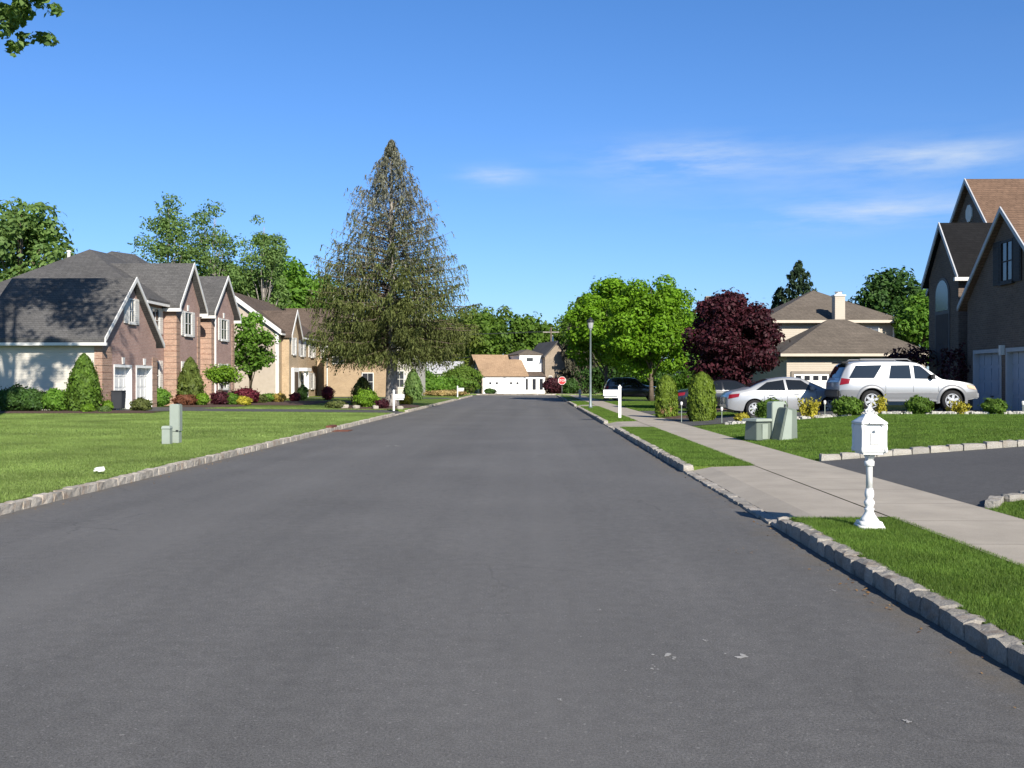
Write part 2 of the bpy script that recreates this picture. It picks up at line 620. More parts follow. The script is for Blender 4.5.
# ------------------------------------------------------------------ terrain
APRONS_R = [(10.95, 17.6), (32.3, 37.2), (59.0, 63.5), (74.0, 78.5)]
GAPS_L = [(46.3, 51.2), (84.0, 89.0)]
RK0, RK1 = 2.66, 2.84         # kerb along the sidewalk side of the road
LK0, LK1 = -6.35, -6.53
WALK0, WALK1 = 3.90, 5.25
ROAD_END = 107.0


def H(x, y):
    if x > 0:
        w = float(np.interp(y, [37.0, 37.6, 43, 50], [1, 0.48, 0.48, 0.15]))
        return 0.115 + float(np.interp(x, [5.3, 10.9], [0, 0.42])) * w
    return 0.115 + float(np.interp(-x, [6.5, 16.5], [0, 0.07]))


def ground_z(x, y):
    if -6.45 <= x <= 2.74:
        return -0.06
    if y > ROAD_END - 0.01 and y < 116.01:
        return -0.06
    if 2.74 < x < 3.885 and any(a < y < b for a, b in APRONS_R):
        return -0.06
    if -7.75 < x < -6.45 and any(a < y < b for a, b in GAPS_L):
        return -0.06
    return H(x, y)


xs = [-700, -350, -180, -120, -80, -60, -45, -38, -32, -28, -24, -21, -18.5, -16.5, -14, -12, -10, -8.8, -7.78, -7.74, -7.0, -6.50, -6.44,
      -4, -1.85, 0, 2.70, 2.78, 3.3, 3.86, 3.89, 4.6, 5.3, 6, 7, 8, 9, 10, 10.9, 12, 14, 17, 20, 24, 30, 40, 60, 100, 180, 350, 700]
ys = set([-80, -40, -15, -5, 0, 3, 6, 9, 21, 24, 27, 30, 33, 37.0, 37.6, 40, 43, 45, 47, 48.5, 50, 53, 56, 66, 70, 80, 84, 92, 98, 103, 106.97, 107.03, 111, 115.97, 116.03, 120, 130, 150, 180, 240, 350, 700, 1200])
for a, b in APRONS_R + GAPS_L:
    ys |= {a - 0.015, a + 0.015, b - 0.015, b + 0.015}
ys = sorted(ys)
g = MB()
g.grid([[(x, y, ground_z(x, y)) for x in xs] for y in ys])
gr = tag(g.build('ground', grass_g, recalc=False), kind='structure')


def sheet(name, x0, x1, y0, y1, dz, mat, kind='structure', zf=None):
    zf = zf or H
    xk = sorted({x0, x1} | {x for x in xs if x0 < x < x1})
    yk = sorted({y0, y1} | {y for y in ys if y0 < y < y1})
    m = MB()
    m.grid([[(x, y, zf(x, y) + dz) for x in xk] for y in yk])
    return tag(m.build(name, mat, recalc=False), kind=kind)


m = MB()
m.grid([[(x, y, 0.0) for x in np.linspace(LK0, RK0, 9)] for y in (-30, 0, 10, 20, 40, 70, 107)])
tag(m.build('road', asph, recalc=False), kind='structure')
m = MB()
m.grid([[(x, y, 0.0) for x in (-250, -6.35, 2.66, 250)] for y in (107.001, 116)])
tag(m.build('cross_road', asph, recalc=False), kind='structure')

sheet('sidewalk', WALK0, WALK1, -20, 106.0, 0.012, walkm)
for a, b in APRONS_R:
    m = MB()
    m.grid([[(x, y, float(np.interp(x, [RK1 - 0.03, RK1 + 0.3, 3.88], [0.034, 0.10, 0.124]))) for x in (RK1 - 0.03, RK1 + 0.3, 3.5, 3.88)] for y in (a + 0.02, (a + b) / 2, b - 0.02)])
    tag(m.build('driveway_apron', conc, recalc=False), kind='structure')
# driveways climbing from the sidewalk
sheet('driveway', WALK1 + 0.005, 40, 12.55, 18.55, 0.012, asph2)
m = MB()
m.add([(x, y, H(x, y) + 0.010) for x, y in ((5.255, 11.72), (5.5, 12.1), (6.0, 12.36), (7.0, 12.44), (7.0, 12.6), (5.255, 12.6))], [(0, 1, 2, 3, 4, 5)])
tag(m.build('driveway_flare', asph2, recalc=False), kind='structure')
sheet('driveway', WALK1 + 0.005, 16.98, 33.25, 40.0, 0.012, asph2)
sheet('driveway', WALK1 + 0.005, 14.0, 44.6, 49.6, 0.012, asph2)
sheet('driveway', WALK1 + 0.005, 14.0, 73.5, 78.8, 0.012, asph2)
# driveway of the brick house
m = MB()
m.grid([[(x, y, z) for x, z in ((-6.55, 0.03), (-7.7, H(-7.7, 48) + 0.012))] for y in (46.32, 48.5, 51.18)])
tag(m.build('driveway_apron', asph2, recalc=False), kind='structure')
sheet('driveway', -20.55, -7.72, 46.9, 51.0, 0.012, asph2)
sheet('driveway', -20.55, -16.6, 51.0, 54.2, 0.0125, asph2)
m = MB()
m.grid([[(x, y, z) for x, z in ((-6.55, 0.03), (-7.7, H(-7.7, 86) + 0.012))] for y in (84.02, 86.5, 88.98)])
tag(m.build('driveway_apron', asph2, recalc=False), kind='structure')
sheet('driveway', -19.0, -7.72, 84.4, 88.6, 0.012, asph2)
m = MB()
m.grid([[(x, y, 0.12) for x in (-6.0, 0.6)] for y in (116.05, 122)])
tag(m.build('driveway', asph2, recalc=False), kind='structure')


# ------------------------------------------------------------------ kerbs of rough granite blocks
def cube_pts(n=4):
    t = np.linspace(-1, 1, n)
    idx, pts = {}, []
    for i in range(n):
        for j in range(n):
            for k in range(n):
                if i in (0, n - 1) or j in (0, n - 1) or k in (0, n - 1):
                    idx[(i, j, k)] = len(pts)
                    pts.append((t[i], t[j], t[k]))
    fs = []
    for ax in range(3):
        for side in (0, n - 1):
            for a in range(n - 1):
                for b in range(n - 1):
                    q = []
                    for da, db in ((0, 0), (1, 0), (1, 1), (0, 1)):
                        c = [0, 0, 0]
                        c[ax] = side
                        c[(ax + 1) % 3] = a + da
                        c[(ax + 2) % 3] = b + db
                        q.append(idx[tuple(c)])
                    fs.append(tuple(q) if side else tuple(q[::-1]))
    return np.array(pts), fs


CP, CF = cube_pts(4)


def block(mb, c, half, rng, ang=0.0, jit=0.06):
    p = CP.copy()
    r = np.linalg.norm(p, ord=11, axis=1, keepdims=True)
    p = p / r
    p = p + rng.normal(scale=jit, size=p.shape) * np.array([1, 0.5, 1])
    p = p * np.array(half)
    ca, sa = math.cos(ang), math.sin(ang)
    q = np.stack([p[:, 0] * ca - p[:, 1] * sa, p[:, 0] * sa + p[:, 1] * ca, p[:, 2]], axis=1) + np.array(c)
    mb.add(q, CF)


def kerb_run(mb, pts, width, top, bot, rng, ln=0.25, zf=None, jt=0.006):
    """row of blocks along a polyline of (x,y)"""
    pts = [np.array(p, float) for p in pts]
    seg = [np.linalg.norm(pts[i + 1] - pts[i]) for i in range(len(pts) - 1)]
    L = sum(seg)
    s = 0.0
    while s < L - 0.05:
        l = min(ln * rng.uniform(0.75, 1.3), L - s)
        mid = s + l / 2
        acc = 0
        for i, sl in enumerate(seg):
            if mid <= acc + sl or i == len(seg) - 1:
                d = (pts[i + 1] - pts[i]) / sl
                c = pts[i] + d * (mid - acc)
                break
            acc += sl
        base = zf(c[0], c[1]) if zf else 0.0
        t = top + rng.normal() * jt
        hz = (t - bot) / 2
        block(mb, (c[0] + rng.normal() * 0.005, c[1], base + bot + hz), (width / 2 * rng.uniform(0.96, 1.04), l / 2 + 0.003, hz), rng,
              math.atan2(d[1], d[0]) - math.pi / 2 + rng.normal() * 0.015, 0.05)
        s += l


rng = np.random.default_rng(3)
kb = MB()
cx = (RK0 + RK1) / 2
y = 1.5
for a, b in APRONS_R + [(ROAD_END - 0.3, None)]:
    kerb_run(kb, [(cx, y), (cx, a)], RK1 - RK0, 0.125, -0.08, rng)
    if b:
        kerb_run(kb, [(cx, a), (cx, b)], 0.19, 0.034, -0.08, rng, jt=0.003)
        y = b
kerb_run(kb, [(cx, ROAD_END - 0.3), (cx + 0.6, ROAD_END + 0.05), (cx + 30, ROAD_END + 0.05)], 0.16, 0.15, -0.08, rng, 0.5)
tag(kb.build('kerb', granite, recalc=False), kind='structure')
kb = MB()
cx = (LK0 + LK1) / 2
y = 1.5
for a, b in GAPS_L + [(ROAD_END - 0.3, None)]:
    kerb_run(kb, [(cx, y), (cx, a)], LK0 - LK1, 0.118, -0.08, rng)
    if b:
        kerb_run(kb, [(cx, a), (cx, b)], 0.19, 0.034, -0.08, rng, jt=0.003)
        y = b
kerb_run(kb, [(-60, 116.2), (60, 116.2)], 0.16, 0.15, -0.08, rng, 0.8)
tag(kb.build('kerb', stone('granite_warm', (0.30, 0.275, 0.235), (0.46, 0.42, 0.36), (0.22, 0.13, 0.075)), recalc=False), kind='structure')
kb = MB()
kerb_run(kb, [(5.36, 18.72), (30, 18.72)], 0.17, 0.12, -0.06, rng, 0.33, H)
kerb_run(kb, [(5.34, 11.75), (5.6, 12.15), (6.1, 12.38), (7.0, 12.45), (30, 12.45)], 0.15, 0.085, -0.06, rng, 0.3, H)
tag(kb.build('driveway_kerb', granite_pale, recalc=False), kind='structure')


# ------------------------------------------------------------------ grass blades
def blades(name, rects, dens, h, w, seed, mat, keep=None):
    r = np.random.default_rng(seed)
    allV = []
    for x0, x1, y0, y1 in rects:
        n = int((x1 - x0) * (y1 - y0) * dens)
        p = np.stack([r.uniform(x0, x1, n), r.uniform(y0, y1, n)], axis=1)
        if keep is not None:
            k = keep(p[:, 0], p[:, 1])
            p = p[k]
            n = len(p)
        z = np.array([H(a, b) for a, b in p]) if x1 > 5.3 or x0 < -6 else np.full(n, 0.115)
        hh = h * r.uniform(0.5, 1.3, n)
        a = r.uniform(0, 2 * np.pi, n)
        lean = r.uniform(0.1, 0.9, n) * hh
        la = r.uniform(0, 2 * np.pi, n)
        ww = w * r.uniform(0.7, 1.3, n)
        V = np.empty((n, 3, 3))
        V[:, 0] = np.stack([p[:, 0] - np.cos(a) * ww, p[:, 1] - np.sin(a) * ww, z - 0.005], 1)
        V[:, 1] = np.stack([p[:, 0] + np.cos(a) * ww, p[:, 1] + np.sin(a) * ww, z - 0.005], 1)
        V[:, 2] = np.stack([p[:, 0] + np.cos(la) * lean, p[:, 1] + np.sin(la) * lean, z + hh], 1)
        allV.append(V.reshape(-1, 3))
    return tag(np_mesh(name, np.concatenate(allV), 3, mat), kind='stuff')


blades('verge_grass', [(2.80, 3.94, 2.6, 10.9)], 13000, 0.030, 0.0028, 1, grass_b)
blades('verge_grass', [(2.82, 3.92, 17.6, 32.28)], 4500, 0.035, 0.005, 2, grass_b)
blades('verge_grass', [(2.85, 3.92, 37.25, 58.9), (2.85, 3.92, 63.6, 73.9)], 900, 0.045, 0.011, 3, grass_b)
blades('lawn_grass', [(5.24, 17, 18.82, 32.3)], 1500, 0.032, 0.007, 4, grass_b)
blades('lawn_grass', [(5.24, 9, 7.0, 12.3)], 6000, 0.035, 0.004, 5, grass_b,
       lambda x, y: y < np.interp(x, [5.3, 5.6, 6.1, 7], [11.65, 12.0, 12.25, 12.33]))
blades('lawn_grass', [(5.24, 9, 40.2, 44.4), (5.24, 12, 50, 73)], 500, 0.05, 0.014, 6, grass_b)
blades('lawn_grass', [(-16, -6.5, 9.5, 26)], 1900, 0.028, 0.006, 7, grass_l)
blades('lawn_grass', [(-25, -6.5, 26, 46.8)], 600, 0.035, 0.010, 9, grass_l, lambda x, y: (y < 43.2 + 0 * x) | (x > -16.6))
blades('lawn_grass', [(-17, -6.5, 51.2, 53.6)], 400, 0.05, 0.014, 8, grass_l)


# ------------------------------------------------------------------ plants
def shrub(name, label, x, y, w, h, mat, shape='round', n=1500, ls=0.05, seed=0, group=None, z=None, core=True, d=None):
    r = np.random.default_rng(seed + int(abs(x) * 100) + int(y * 10))
    d = d or w
    z0 = H(x, y) if z is None else z
    dirs = rand_dirs(n, r)
    if shape == 'round':
        rad = r.uniform(0.84, 1.02, n) + 0.07 * r.exponential(1.0, n) * (r.uniform(0, 1, n) < 0.35)
        bumps = 1 + 0.13 * np.sin(dirs[:, 0] * 5 + seed) * np.sin(dirs[:, 1] * 6 + 1) + 0.09 * np.sin(dirs[:, 2] * 7 + dirs[:, 0] * 4 + seed)
        P = dirs * (rad * bumps)[:, None] * np.array([w / 2, d / 2, h / 2]) + np.array([0, 0, h / 2])
        N = dirs + r.normal(scale=0.55, size=dirs.shape)
        tdir = None
    elif shape == 'cone':       # column with rounded shoulders tapering to a tip
        t = r.uniform(0, 1, n) ** 0.9
        a = r.uniform(0, 2 * np.pi, n)
        prof = np.interp(t, [0, 0.08, 0.3, 0.6, 0.85, 0.95, 1], [0.82, 0.95, 1.0, 0.8, 0.45, 0.24, 0.03])
        prof = prof * (1 + 0.13 * np.sin(a * 5 + t * 9 + seed) + r.normal(scale=0.05, size=n) + 0.10 * r.exponential(1.0, n) * (r.uniform(0, 1, n) < 0.3))
        out = np.stack([np.cos(a), np.sin(a), np.full(n, 0.2)], 1)
        P = np.stack([np.cos(a) * prof * w / 2, np.sin(a) * prof * d / 2, t * h], 1)
        N = out + r.normal(scale=0.45, size=out.shape)
        tdir = np.array([[0, 0, 1.0]]) + r.normal(scale=0.35, size=(n, 3)) + out * 0.3
    elif shape == 'column':
        t = r.uniform(0, 1, n)
        a = r.uniform(0, 2 * np.pi, n)
        prof = np.interp(t, [0, 0.1, 0.35, 0.7, 0.86, 0.95, 1], [0.78, 0.93, 1.0, 0.88, 0.66, 0.42, 0.05])
        prof = prof * (1 + 0.08 * np.sin(a * 6 + t * 7 + seed) + r.normal(scale=0.035, size=n) + 0.05 * r.exponential(1.0, n) * (r.uniform(0, 1, n) < 0.3))
        out = np.stack([np.cos(a), np.sin(a), np.full(n, 0.15)], 1)
        P = np.stack([np.cos(a) * prof * w / 2, np.sin(a) * prof * d / 2, t * h], 1)
        N = out + r.normal(scale=0.4, size=out.shape)
        tdir = np.array([[0, 0, 1.0]]) + r.normal(scale=0.25, size=(n, 3))
    else:                       # spiky: shoots rising from the base
        a = r.uniform(0, 2 * np.pi, n)
        k = r.integers(0, 26, n)
        rr = np.random.default_rng(seed + 7)
        ka, kr, kh = rr.uniform(0, 2 * np.pi, 26), rr.uniform(0.1, 1, 26), rr.uniform(0.55, 1, 26)
        t = r.uniform(0.05, 1, n)
        P = np.stack([np.cos(ka[k]) * kr[k] * w / 2 * (0.55 + 0.45 * t), np.sin(ka[k]) * kr[k] * d / 2 * (0.55 + 0.45 * t), t * kh[k] * h], 1)
        P += r.normal(scale=0.035, size=P.shape)
        N = rand_dirs(n, r)
        tdir = np.array([[0, 0, 1.0]]) + r.normal(scale=0.6, size=(n, 3))
        core = False
    P[:, 2] = np.maximum(P[:, 2], 0.01)
    V = leaf_quads(P, N, ls * r.uniform(0.6, 1.4, n), 0.55, r, tdir)
    if core:                    # inner twiggy mass, also of leaves
        n2 = n // 3
        j = r.integers(0, n, n2)
        P2 = (P[j] - np.array([0, 0, h / 2])) * 0.78 + np.array([0, 0, h / 2])
        V = np.concatenate([V, leaf_quads(P2, P2 - np.array([0, 0, h / 2]), ls * 2.2, 0.8, r)])
    o = np_mesh(name, V, 4, mat)
    o.location = (x, y, z0)
    return tag(o, label, 'shrub', group)


def tree_parts(root, Ht, trunk_r, clumps, limbs, mat_b, rng, z0=0.0, lean=(0, 0), fork=0.45):
    mb = MB()
    top = np.array([lean[0], lean[1], Ht])
    n = 7
    pts, rad = [], []
    for i in range(n + 1):
        t = i / n
        p = top * t + np.array([rng.normal() * 0.06 * trunk_r * 6 * t, rng.normal() * 0.06 * trunk_r * 6 * t, 0])
        pts.append(p)
        rad.append(trunk_r * (1 - 0.85 * t) * (1.35 if i == 0 else 1))
    mb.tube(pts, rad, 8)
    for k in range(limbs):
        c = clumps[int(rng.integers(0, len(clumps)))]
        t = min(0.92, max(0.12, (c[2] - Ht * 0.28) / Ht * rng.uniform(0.75, 1.0)))
        s = top * t
        mid = s * 0.45 + c * 0.55 + np.array([0, 0, 0.08 * Ht * rng.uniform(-0.5, 0.7)])
        r0 = trunk_r * (1 - 0.8 * t) * 0.55
        mb.tube([s, mid, c], [r0, r0 * 0.6, r0 * 0.18], 6)
    return mb.build('trunk', mat_b, root, smooth=True)


def broad_tree(name, label, x, y, Ht, Rd, zb, mat, nclump=60, nleaf=16000, ls=0.16, cr=0.28, seed=1, trunk_r=0.18, mat_b=None,
               group=None, shape='egg', limbs=14, clump_flat=0.75, extra=None, cat='tree', z=None, keep=None, limb_max=None):
    rng = np.random.default_rng(seed)
    root = empty(name, label, cat, (x, y, H(x, y) if z is None else z), 0, group)
    d = rand_dirs(nclump, rng)
    rr = rng.uniform(0.25, 1.0, nclump) ** 0.45
    cz, hz = (Ht + zb) / 2, (Ht - zb) / 2
    k = 1 - cr * 0.9
    C = d * rr[:, None] * np.array([Rd * k, Rd * k, hz * k]) + np.array([0, 0, cz])
    if shape == 'egg':
        t = (C[:, 2] - zb) / (Ht - zb)
        f = np.interp(t, [0, 0.3, 0.7, 1], [1.0, 1.08, 0.92, 0.8])
        C[:, :2] *= f[:, None]
    if keep is not None:
        C = C[keep(C)]
    limb_to = C if limb_max is None else C[C[:, 0] < limb_max]
    if extra is not None:
        C = np.concatenate([C, np.array(extra, float)])
    n = len(C)
    cw = rng.uniform(0.6, 1.3, n)
    if extra is not None:
        cw[-len(extra):] *= 0.3
    cw /= cw.sum()
    cid = rng.choice(n, nleaf, p=cw)
    rad = Rd * cr * (0.6 + cw * n * 0.4)
    if extra is not None:
        rad[-len(extra):] *= 0.30
    dd = rand_dirs(nleaf, rng)
    dist = rng.uniform(0.45, 1.1, nleaf) ** 0.5 * (1 + 0.16 * rng.exponential(1.0, nleaf) * (rng.uniform(0, 1, nleaf) < 0.4))
    P = C[cid] + dd * (dist * rad[cid])[:, None] * np.array([1, 1, clump_flat])
    Nn = dd * 0.8 + np.array([0, 0, 0.45]) + rng.normal(scale=0.55, size=dd.shape)
    V = leaf_quads(P, Nn, ls * rng.uniform(0.6, 1.35, nleaf), 0.6, rng)
    np_mesh('crown', V, 4, mat, root)
    tree_parts(root, Ht * 0.86, trunk_r, C if limb_max is None else limb_to, limbs, mat_b or bark, rng)
    return root


def conifer(name, label, x, y, Ht, prof, mats, nb=240, ns=80, seed=1, trunk_r=0.3, mat_b=None, droop=0.25, sp=(0.28, 0.07), z=None,
            hang=0.5, split=0.55, zmin=2.0, thin=0.0, twig=0.0):
    """prof: list of (height fraction, branch length)"""
    rng = np.random.default_rng(seed)
    root = empty(name, label, 'tree', (x, y, H(x, y) if z is None else z))
    mb = MB()
    mb.tube([(0, 0, -0.05), (0.02, 0, Ht * 0.04), (0.05, 0.03, Ht * 0.3), (0.0, 0.0, Ht * 0.65), (0, 0, Ht * 0.99)],
            [trunk_r * 1.5, trunk_r, trunk_r * 0.75, trunk_r * 0.4, 0.02], 10)
    Vs, mi = [], []
    br = MB()
    ph = [p[0] for p in prof]
    pl = [p[1] for p in prof]
    for i in range(nb):
        t = (zmin / Ht) + (1 - zmin / Ht) * (i / nb) ** 1.05
        L = float(np.interp(t, ph, pl)) * rng.uniform(0.72, 1.08)
        a = i * 2.399963 + rng.normal() * 0.3
        z0 = t * Ht
        dx, dy = math.cos(a), math.sin(a)
        dr = droop * (1.0 - t) + 0.02
        up = rng.uniform(0.02, 0.22) + 0.55 * t * t
        pts = []
        for s in (0, 0.3, 0.6, 0.85, 1.0):
            zz = z0 + L * (up * s - dr * s * s * 1.2 + 0.18 * max(0, s - 0.6) ** 2 * 4)
            pts.append((dx * L * s, dy * L * s, zz))
        rb = max(0.008, 0.013 * L * (1 - t * 0.3))
        if L > 0.4:
            br.tube(pts, [rb, rb * 0.8, rb * 0.55, rb * 0.3, rb * 0.12], 5, False)
        dens = ns * (0.3 + L / max(pl)) * rng.uniform(0.6, 1.25) * (1 - thin * float(np.interp(t, [0.36, 0.6], [0, 1])))
        if twig:
            nq = 7
            k = max(3, int(dens / nq))
            s0 = rng.uniform(0.16, 1.0, k) ** 0.8
            ln = twig * rng.uniform(0.45, 1.2, k) * (0.45 + 0.55 * min(1.0, L / 3.0)) * (1.15 - 0.5 * s0)
            sg = rng.choice([-1.0, 1.0], k) * rng.uniform(0.15, 0.8, k)
            fw = rng.uniform(0.1, 0.6, k)
            s = np.repeat(s0, nq)
            u = np.tile((np.arange(nq) + 0.5) / nq, k)
            ln, sg, fw = np.repeat(ln, nq), np.repeat(sg, nq), np.repeat(fw, nq)
            n = k * nq
        else:
            n = int(dens)
            s = rng.uniform(0.12, 1.0, n) ** 0.75
        px_ = np.interp(s, [0, 0.3, 0.6, 0.85, 1.0], [p[0] for p in pts])
        py_ = np.interp(s, [0, 0.3, 0.6, 0.85, 1.0], [p[1] for p in pts])
        pz_ = np.interp(s, [0, 0.3, 0.6, 0.85, 1.0], [p[2] for p in pts])
        if twig:
            ox, oy = dx * fw - dy * sg, dy * fw + dx * sg
            P = np.stack([px_ + ox * u * ln, py_ + oy * u * ln, pz_ - ln * (0.25 * u + 0.85 * u * u)], 1) + rng.normal(scale=0.02, size=(n, 3))
            td = np.stack([ox, oy, -(0.25 + 1.7 * u)], 1) + rng.normal(scale=0.22, size=(n, 3))
            N = rand_dirs(n, rng) + np.array([0, 0, 0.25])
        else:
            side = rng.normal(size=n) * 0.13 * L * np.sin(np.pi * np.clip(s, 0.05, 0.92)) * 1.3
            P = np.stack([px_ - dy * side, py_ + dx * side, pz_ - np.abs(rng.normal(size=n)) * hang * (0.35 + 0.3 * L) * 0.5], 1)
            N = rand_dirs(n, rng) + np.array([dx, dy, 0.3]) * 0.5
            td = np.array([[dx * 0.7, dy * 0.7, -0.55]]) + rng.normal(scale=0.55, size=(n, 3))
        Vs.append(leaf_quads(P, N, sp[0] * rng.uniform(0.6, 1.3, n), sp[1] / sp[0], rng, td))
        pm = np.clip((t - split) * 3.0 + 0.5 + (rng.uniform(-0.3, 0.3)), 0, 1)
        mi.append((rng.uniform(0, 1, n) < pm).astype(int) if len(mats) > 1 else np.zeros(n, int))
    mb.build('trunk', mat_b or bark, root, smooth=True)
    br.build('branches', bark, root, smooth=True)
    np_mesh('crown', np.concatenate(Vs), 4, None, root, mats=mats, midx=np.concatenate(mi))
    return root


# ------------------------------------------------------------------ house parts
def win_x(parent, xw, yc, w, z0, z1, frame=None, panem=None, sh=None, shw=0.5, nx=2, nz=2, side=1, sill=True, ft=0.07):
    """window on a wall facing +x (side=1) or -x (side=-1) at x = xw"""
    frame = frame or trimw
    a, b = sorted((xw + side * 0.003, xw + side * 0.06))
    m = MB()
    y0, y1 = yc - w / 2, yc + w / 2
    m.box(a, b, y0, y0 + ft, z0, z1)
    m.box(a, b, y1 - ft, y1, z0, z1)
    m.box(a, b, y0 + ft, y1 - ft, z0, z0 + ft)
    m.box(a, b, y0 + ft, y1 - ft, z1 - ft, z1)
    zm = (z0 + z1) / 2
    a2, b2 = sorted((xw + side * 0.02, xw + side * 0.045))
    m.box(a2, b2, y0 + ft, y1 - ft, zm - 0.02, zm + 0.02)
    for i in range(1, nx):
        yy = y0 + (y1 - y0) * i / nx
        m.box(a2, b2, yy - 0.012, yy + 0.012, z0 + ft, zm - 0.02)
        m.box(a2, b2, yy - 0.012, yy + 0.012, zm + 0.02, z1 - ft)
    f = m.build('window', frame, parent)
    pa, pb = sorted((xw + side * 0.004, xw + side * 0.016))
    MB().box(pa, pb, y0 + ft, y1 - ft, z0 + ft, z1 - ft).build('pane', panem or pane, f)
    if sill:
        sa, sb = sorted((xw + side * 0.003, xw + side * 0.12))
        MB().box(sa, sb, y0 - 0.06, y1 + 0.06, z0 - 0.09, z0 - 0.003).build('sill', frame, f)
    if sh:
        for s0 in (y0 - shw - 0.02, y1 + 0.02):
            sa, sb = sorted((xw + side * 0.003, xw + side * 0.05))
            q = MB().box(sa, sb, s0, s0 + shw, z0 - 0.05, z1 + 0.03)
            n = 12
            for k in range(n):
                zz = z0 + 0.02 + (z1 - z0 - 0.04) * k / n
                sa2, sb2 = sorted((xw + side * 0.051, xw + side * 0.065))
                q.box(sa2, sb2, s0 + 0.06, s0 + shw - 0.06, zz, zz + (z1 - z0) / n * 0.6)
            q.build('shutter', sh, parent)
    return f


def win_y(parent, yw, xc, w, z0, z1, frame=None, panem=None, sh=None, shw=0.45, nx=2, side=-1, ft=0.07):
    frame = frame or trimw
    a, b = sorted((yw + side * 0.003, yw + side * 0.06))
    x0, x1 = xc - w / 2, xc + w / 2
    m = MB()
    m.box(x0, x0 + ft, a, b, z0, z1)
    m.box(x1 - ft, x1, a, b, z0, z1)
    m.box(x0 + ft, x1 - ft, a, b, z0, z0 + ft)
    m.box(x0 + ft, x1 - ft, a, b, z1 - ft, z1)
    zm = (z0 + z1) / 2
    a2, b2 = sorted((yw + side * 0.02, yw + side * 0.045))
    m.box(x0 + ft, x1 - ft, a2, b2, zm - 0.02, zm + 0.02)
    for i in range(1, nx):
        xx = x0 + (x1 - x0) * i / nx
        m.box(xx - 0.012, xx + 0.012, a2, b2, z0 + ft, zm - 0.02)
        m.box(xx - 0.012, xx + 0.012, a2, b2, zm + 0.02, z1 - ft)
    f = m.build('window', frame, parent)
    pa, pb = sorted((yw + side * 0.004, yw + side * 0.016))
    MB().box(x0 + ft, x1 - ft, pa, pb, z0 + ft, z1 - ft).build('pane', panem or pane, f)
    if sh:
        for s0 in (x0 - shw - 0.02, x1 + 0.02):
            sa, sb = sorted((yw + side * 0.003, yw + side * 0.05))
            MB().box(s0, s0 + shw, sa, sb, z0 - 0.03, z1 + 0.03).build('shutter', sh, parent)
    return f


def garage_door_x(parent, xd, y0, y1, z0, z1, mat, side=1, rows=4, cols=4, lights=False):
    """sectional door, its face at x = xd facing side"""
    m = MB()
    a, b = sorted((xd - side * 0.06, xd))
    m.box(a, b, y0, y1, z0, z1)
    pa, pb = sorted((xd + side * 0.002, xd + side * 0.022))
    ph, pw = (z1 - z0) / rows, (y1 - y0) / cols
    for i in range(rows):
        for j in range(cols):
            m.box(pa, pb, y0 + j * pw + 0.07, y0 + (j + 1) * pw - 0.07, z0 + i * ph + 0.06, z0 + (i + 1) * ph - 0.06)
    d = m.build('garage_door', mat, parent)
    h0, h1 = sorted((xd + side * 0.003, xd + side * 0.05))
    MB().box(h0, h1, (y0 + y1) / 2 - 0.1, (y0 + y1) / 2 + 0.1, z0 + ph - 0.04, z0 + ph - 0.005).build('handle', dark_metal, d)
    return d


def garage_door_y(parent, yd, x0, x1, z0, z1, mat, rows=4, cols=4, lights=False):
    m = MB()
    m.box(x0, x1, yd, yd + 0.06, z0, z1)
    ph, pw = (z1 - z0) / rows, (x1 - x0) / cols
    for i in range(rows - (1 if lights else 0)):
        for j in range(cols):
            m.box(x0 + j * pw + 0.07, x0 + (j + 1) * pw - 0.07, yd - 0.022, yd - 0.002, z0 + i * ph + 0.06, z0 + (i + 1) * ph - 0.06)
    d = m.build('garage_door', mat, parent)
    if lights:
        for j in range(cols):
            MB().box(x0 + j * pw + 0.1, x0 + (j + 1) * pw - 0.1, yd - 0.02, yd - 0.003, z1 - ph + 0.1, z1 - 0.1).build('pane', pane, d)
    return d


def gable_x(yc, hw, z0, ze, zr):
    return [(yc - hw, z0), (yc + hw, z0), (yc + hw, ze), (yc, zr), (yc - hw, ze)]


def quoin_x(parent, xw, y0, y1, z0, z1, mat, side=1, wrap=0.35):
    """banded corner pilaster standing 3 cm proud of a wall facing side, wrapping the corner at y0"""
    m = MB()
    z, k = z0, 0
    while z < z1 - 0.05:
        h = min(0.33, z1 - z)
        e = 0.045 if k % 2 else 0.03
        a, b = sorted((xw - side * wrap, xw + side * e))
        m.box(a, b, y0 - e, y1 + (0.0 if k % 2 else 0.04), z + 0.010, z + h - 0.010)
        z += h
        k += 1
    return m.build('corner_quoin', mat, parent)


def rake_x(parent, xf, yc, hw, ze, zr, oh, side=1, mat=None, name='rake_trim', th=0.19):
    """white barge boards on the gable end of a roof whose ridge runs along x, ending at xf"""
    a, b = sorted((xf, xf + side * 0.05))
    k = (zr - ze) / hw
    q = MB()
    q.chev('x', a, b, yc, hw, ze - th * 0.55, zr - th * 0.55, oh + 0.02, th)
    return q.build(name, mat or trimw, parent)


# ================================================================= brick house (street side at left)
GL = 0.2
h1 = empty('brick_house', 'pink brick house with dark shingled roofs, three steep gables and two white garage doors', 'house', (-21, 55, GL))


def rel(o, root):
    """children are modelled in world space, keep them there under their thing"""
    o.matrix_parent_inverse = root.matrix_basis.inverted()
    for c in list(o.children):
        pass
    return o


def adopt(root):
    inv = Matrix.LocRotScale(root.location, root.rotation_euler, root.scale).inverted()
    for o in bpy.data.objects:
        if o.parent is root:
            o.matrix_parent_inverse = inv


XG = -20.6
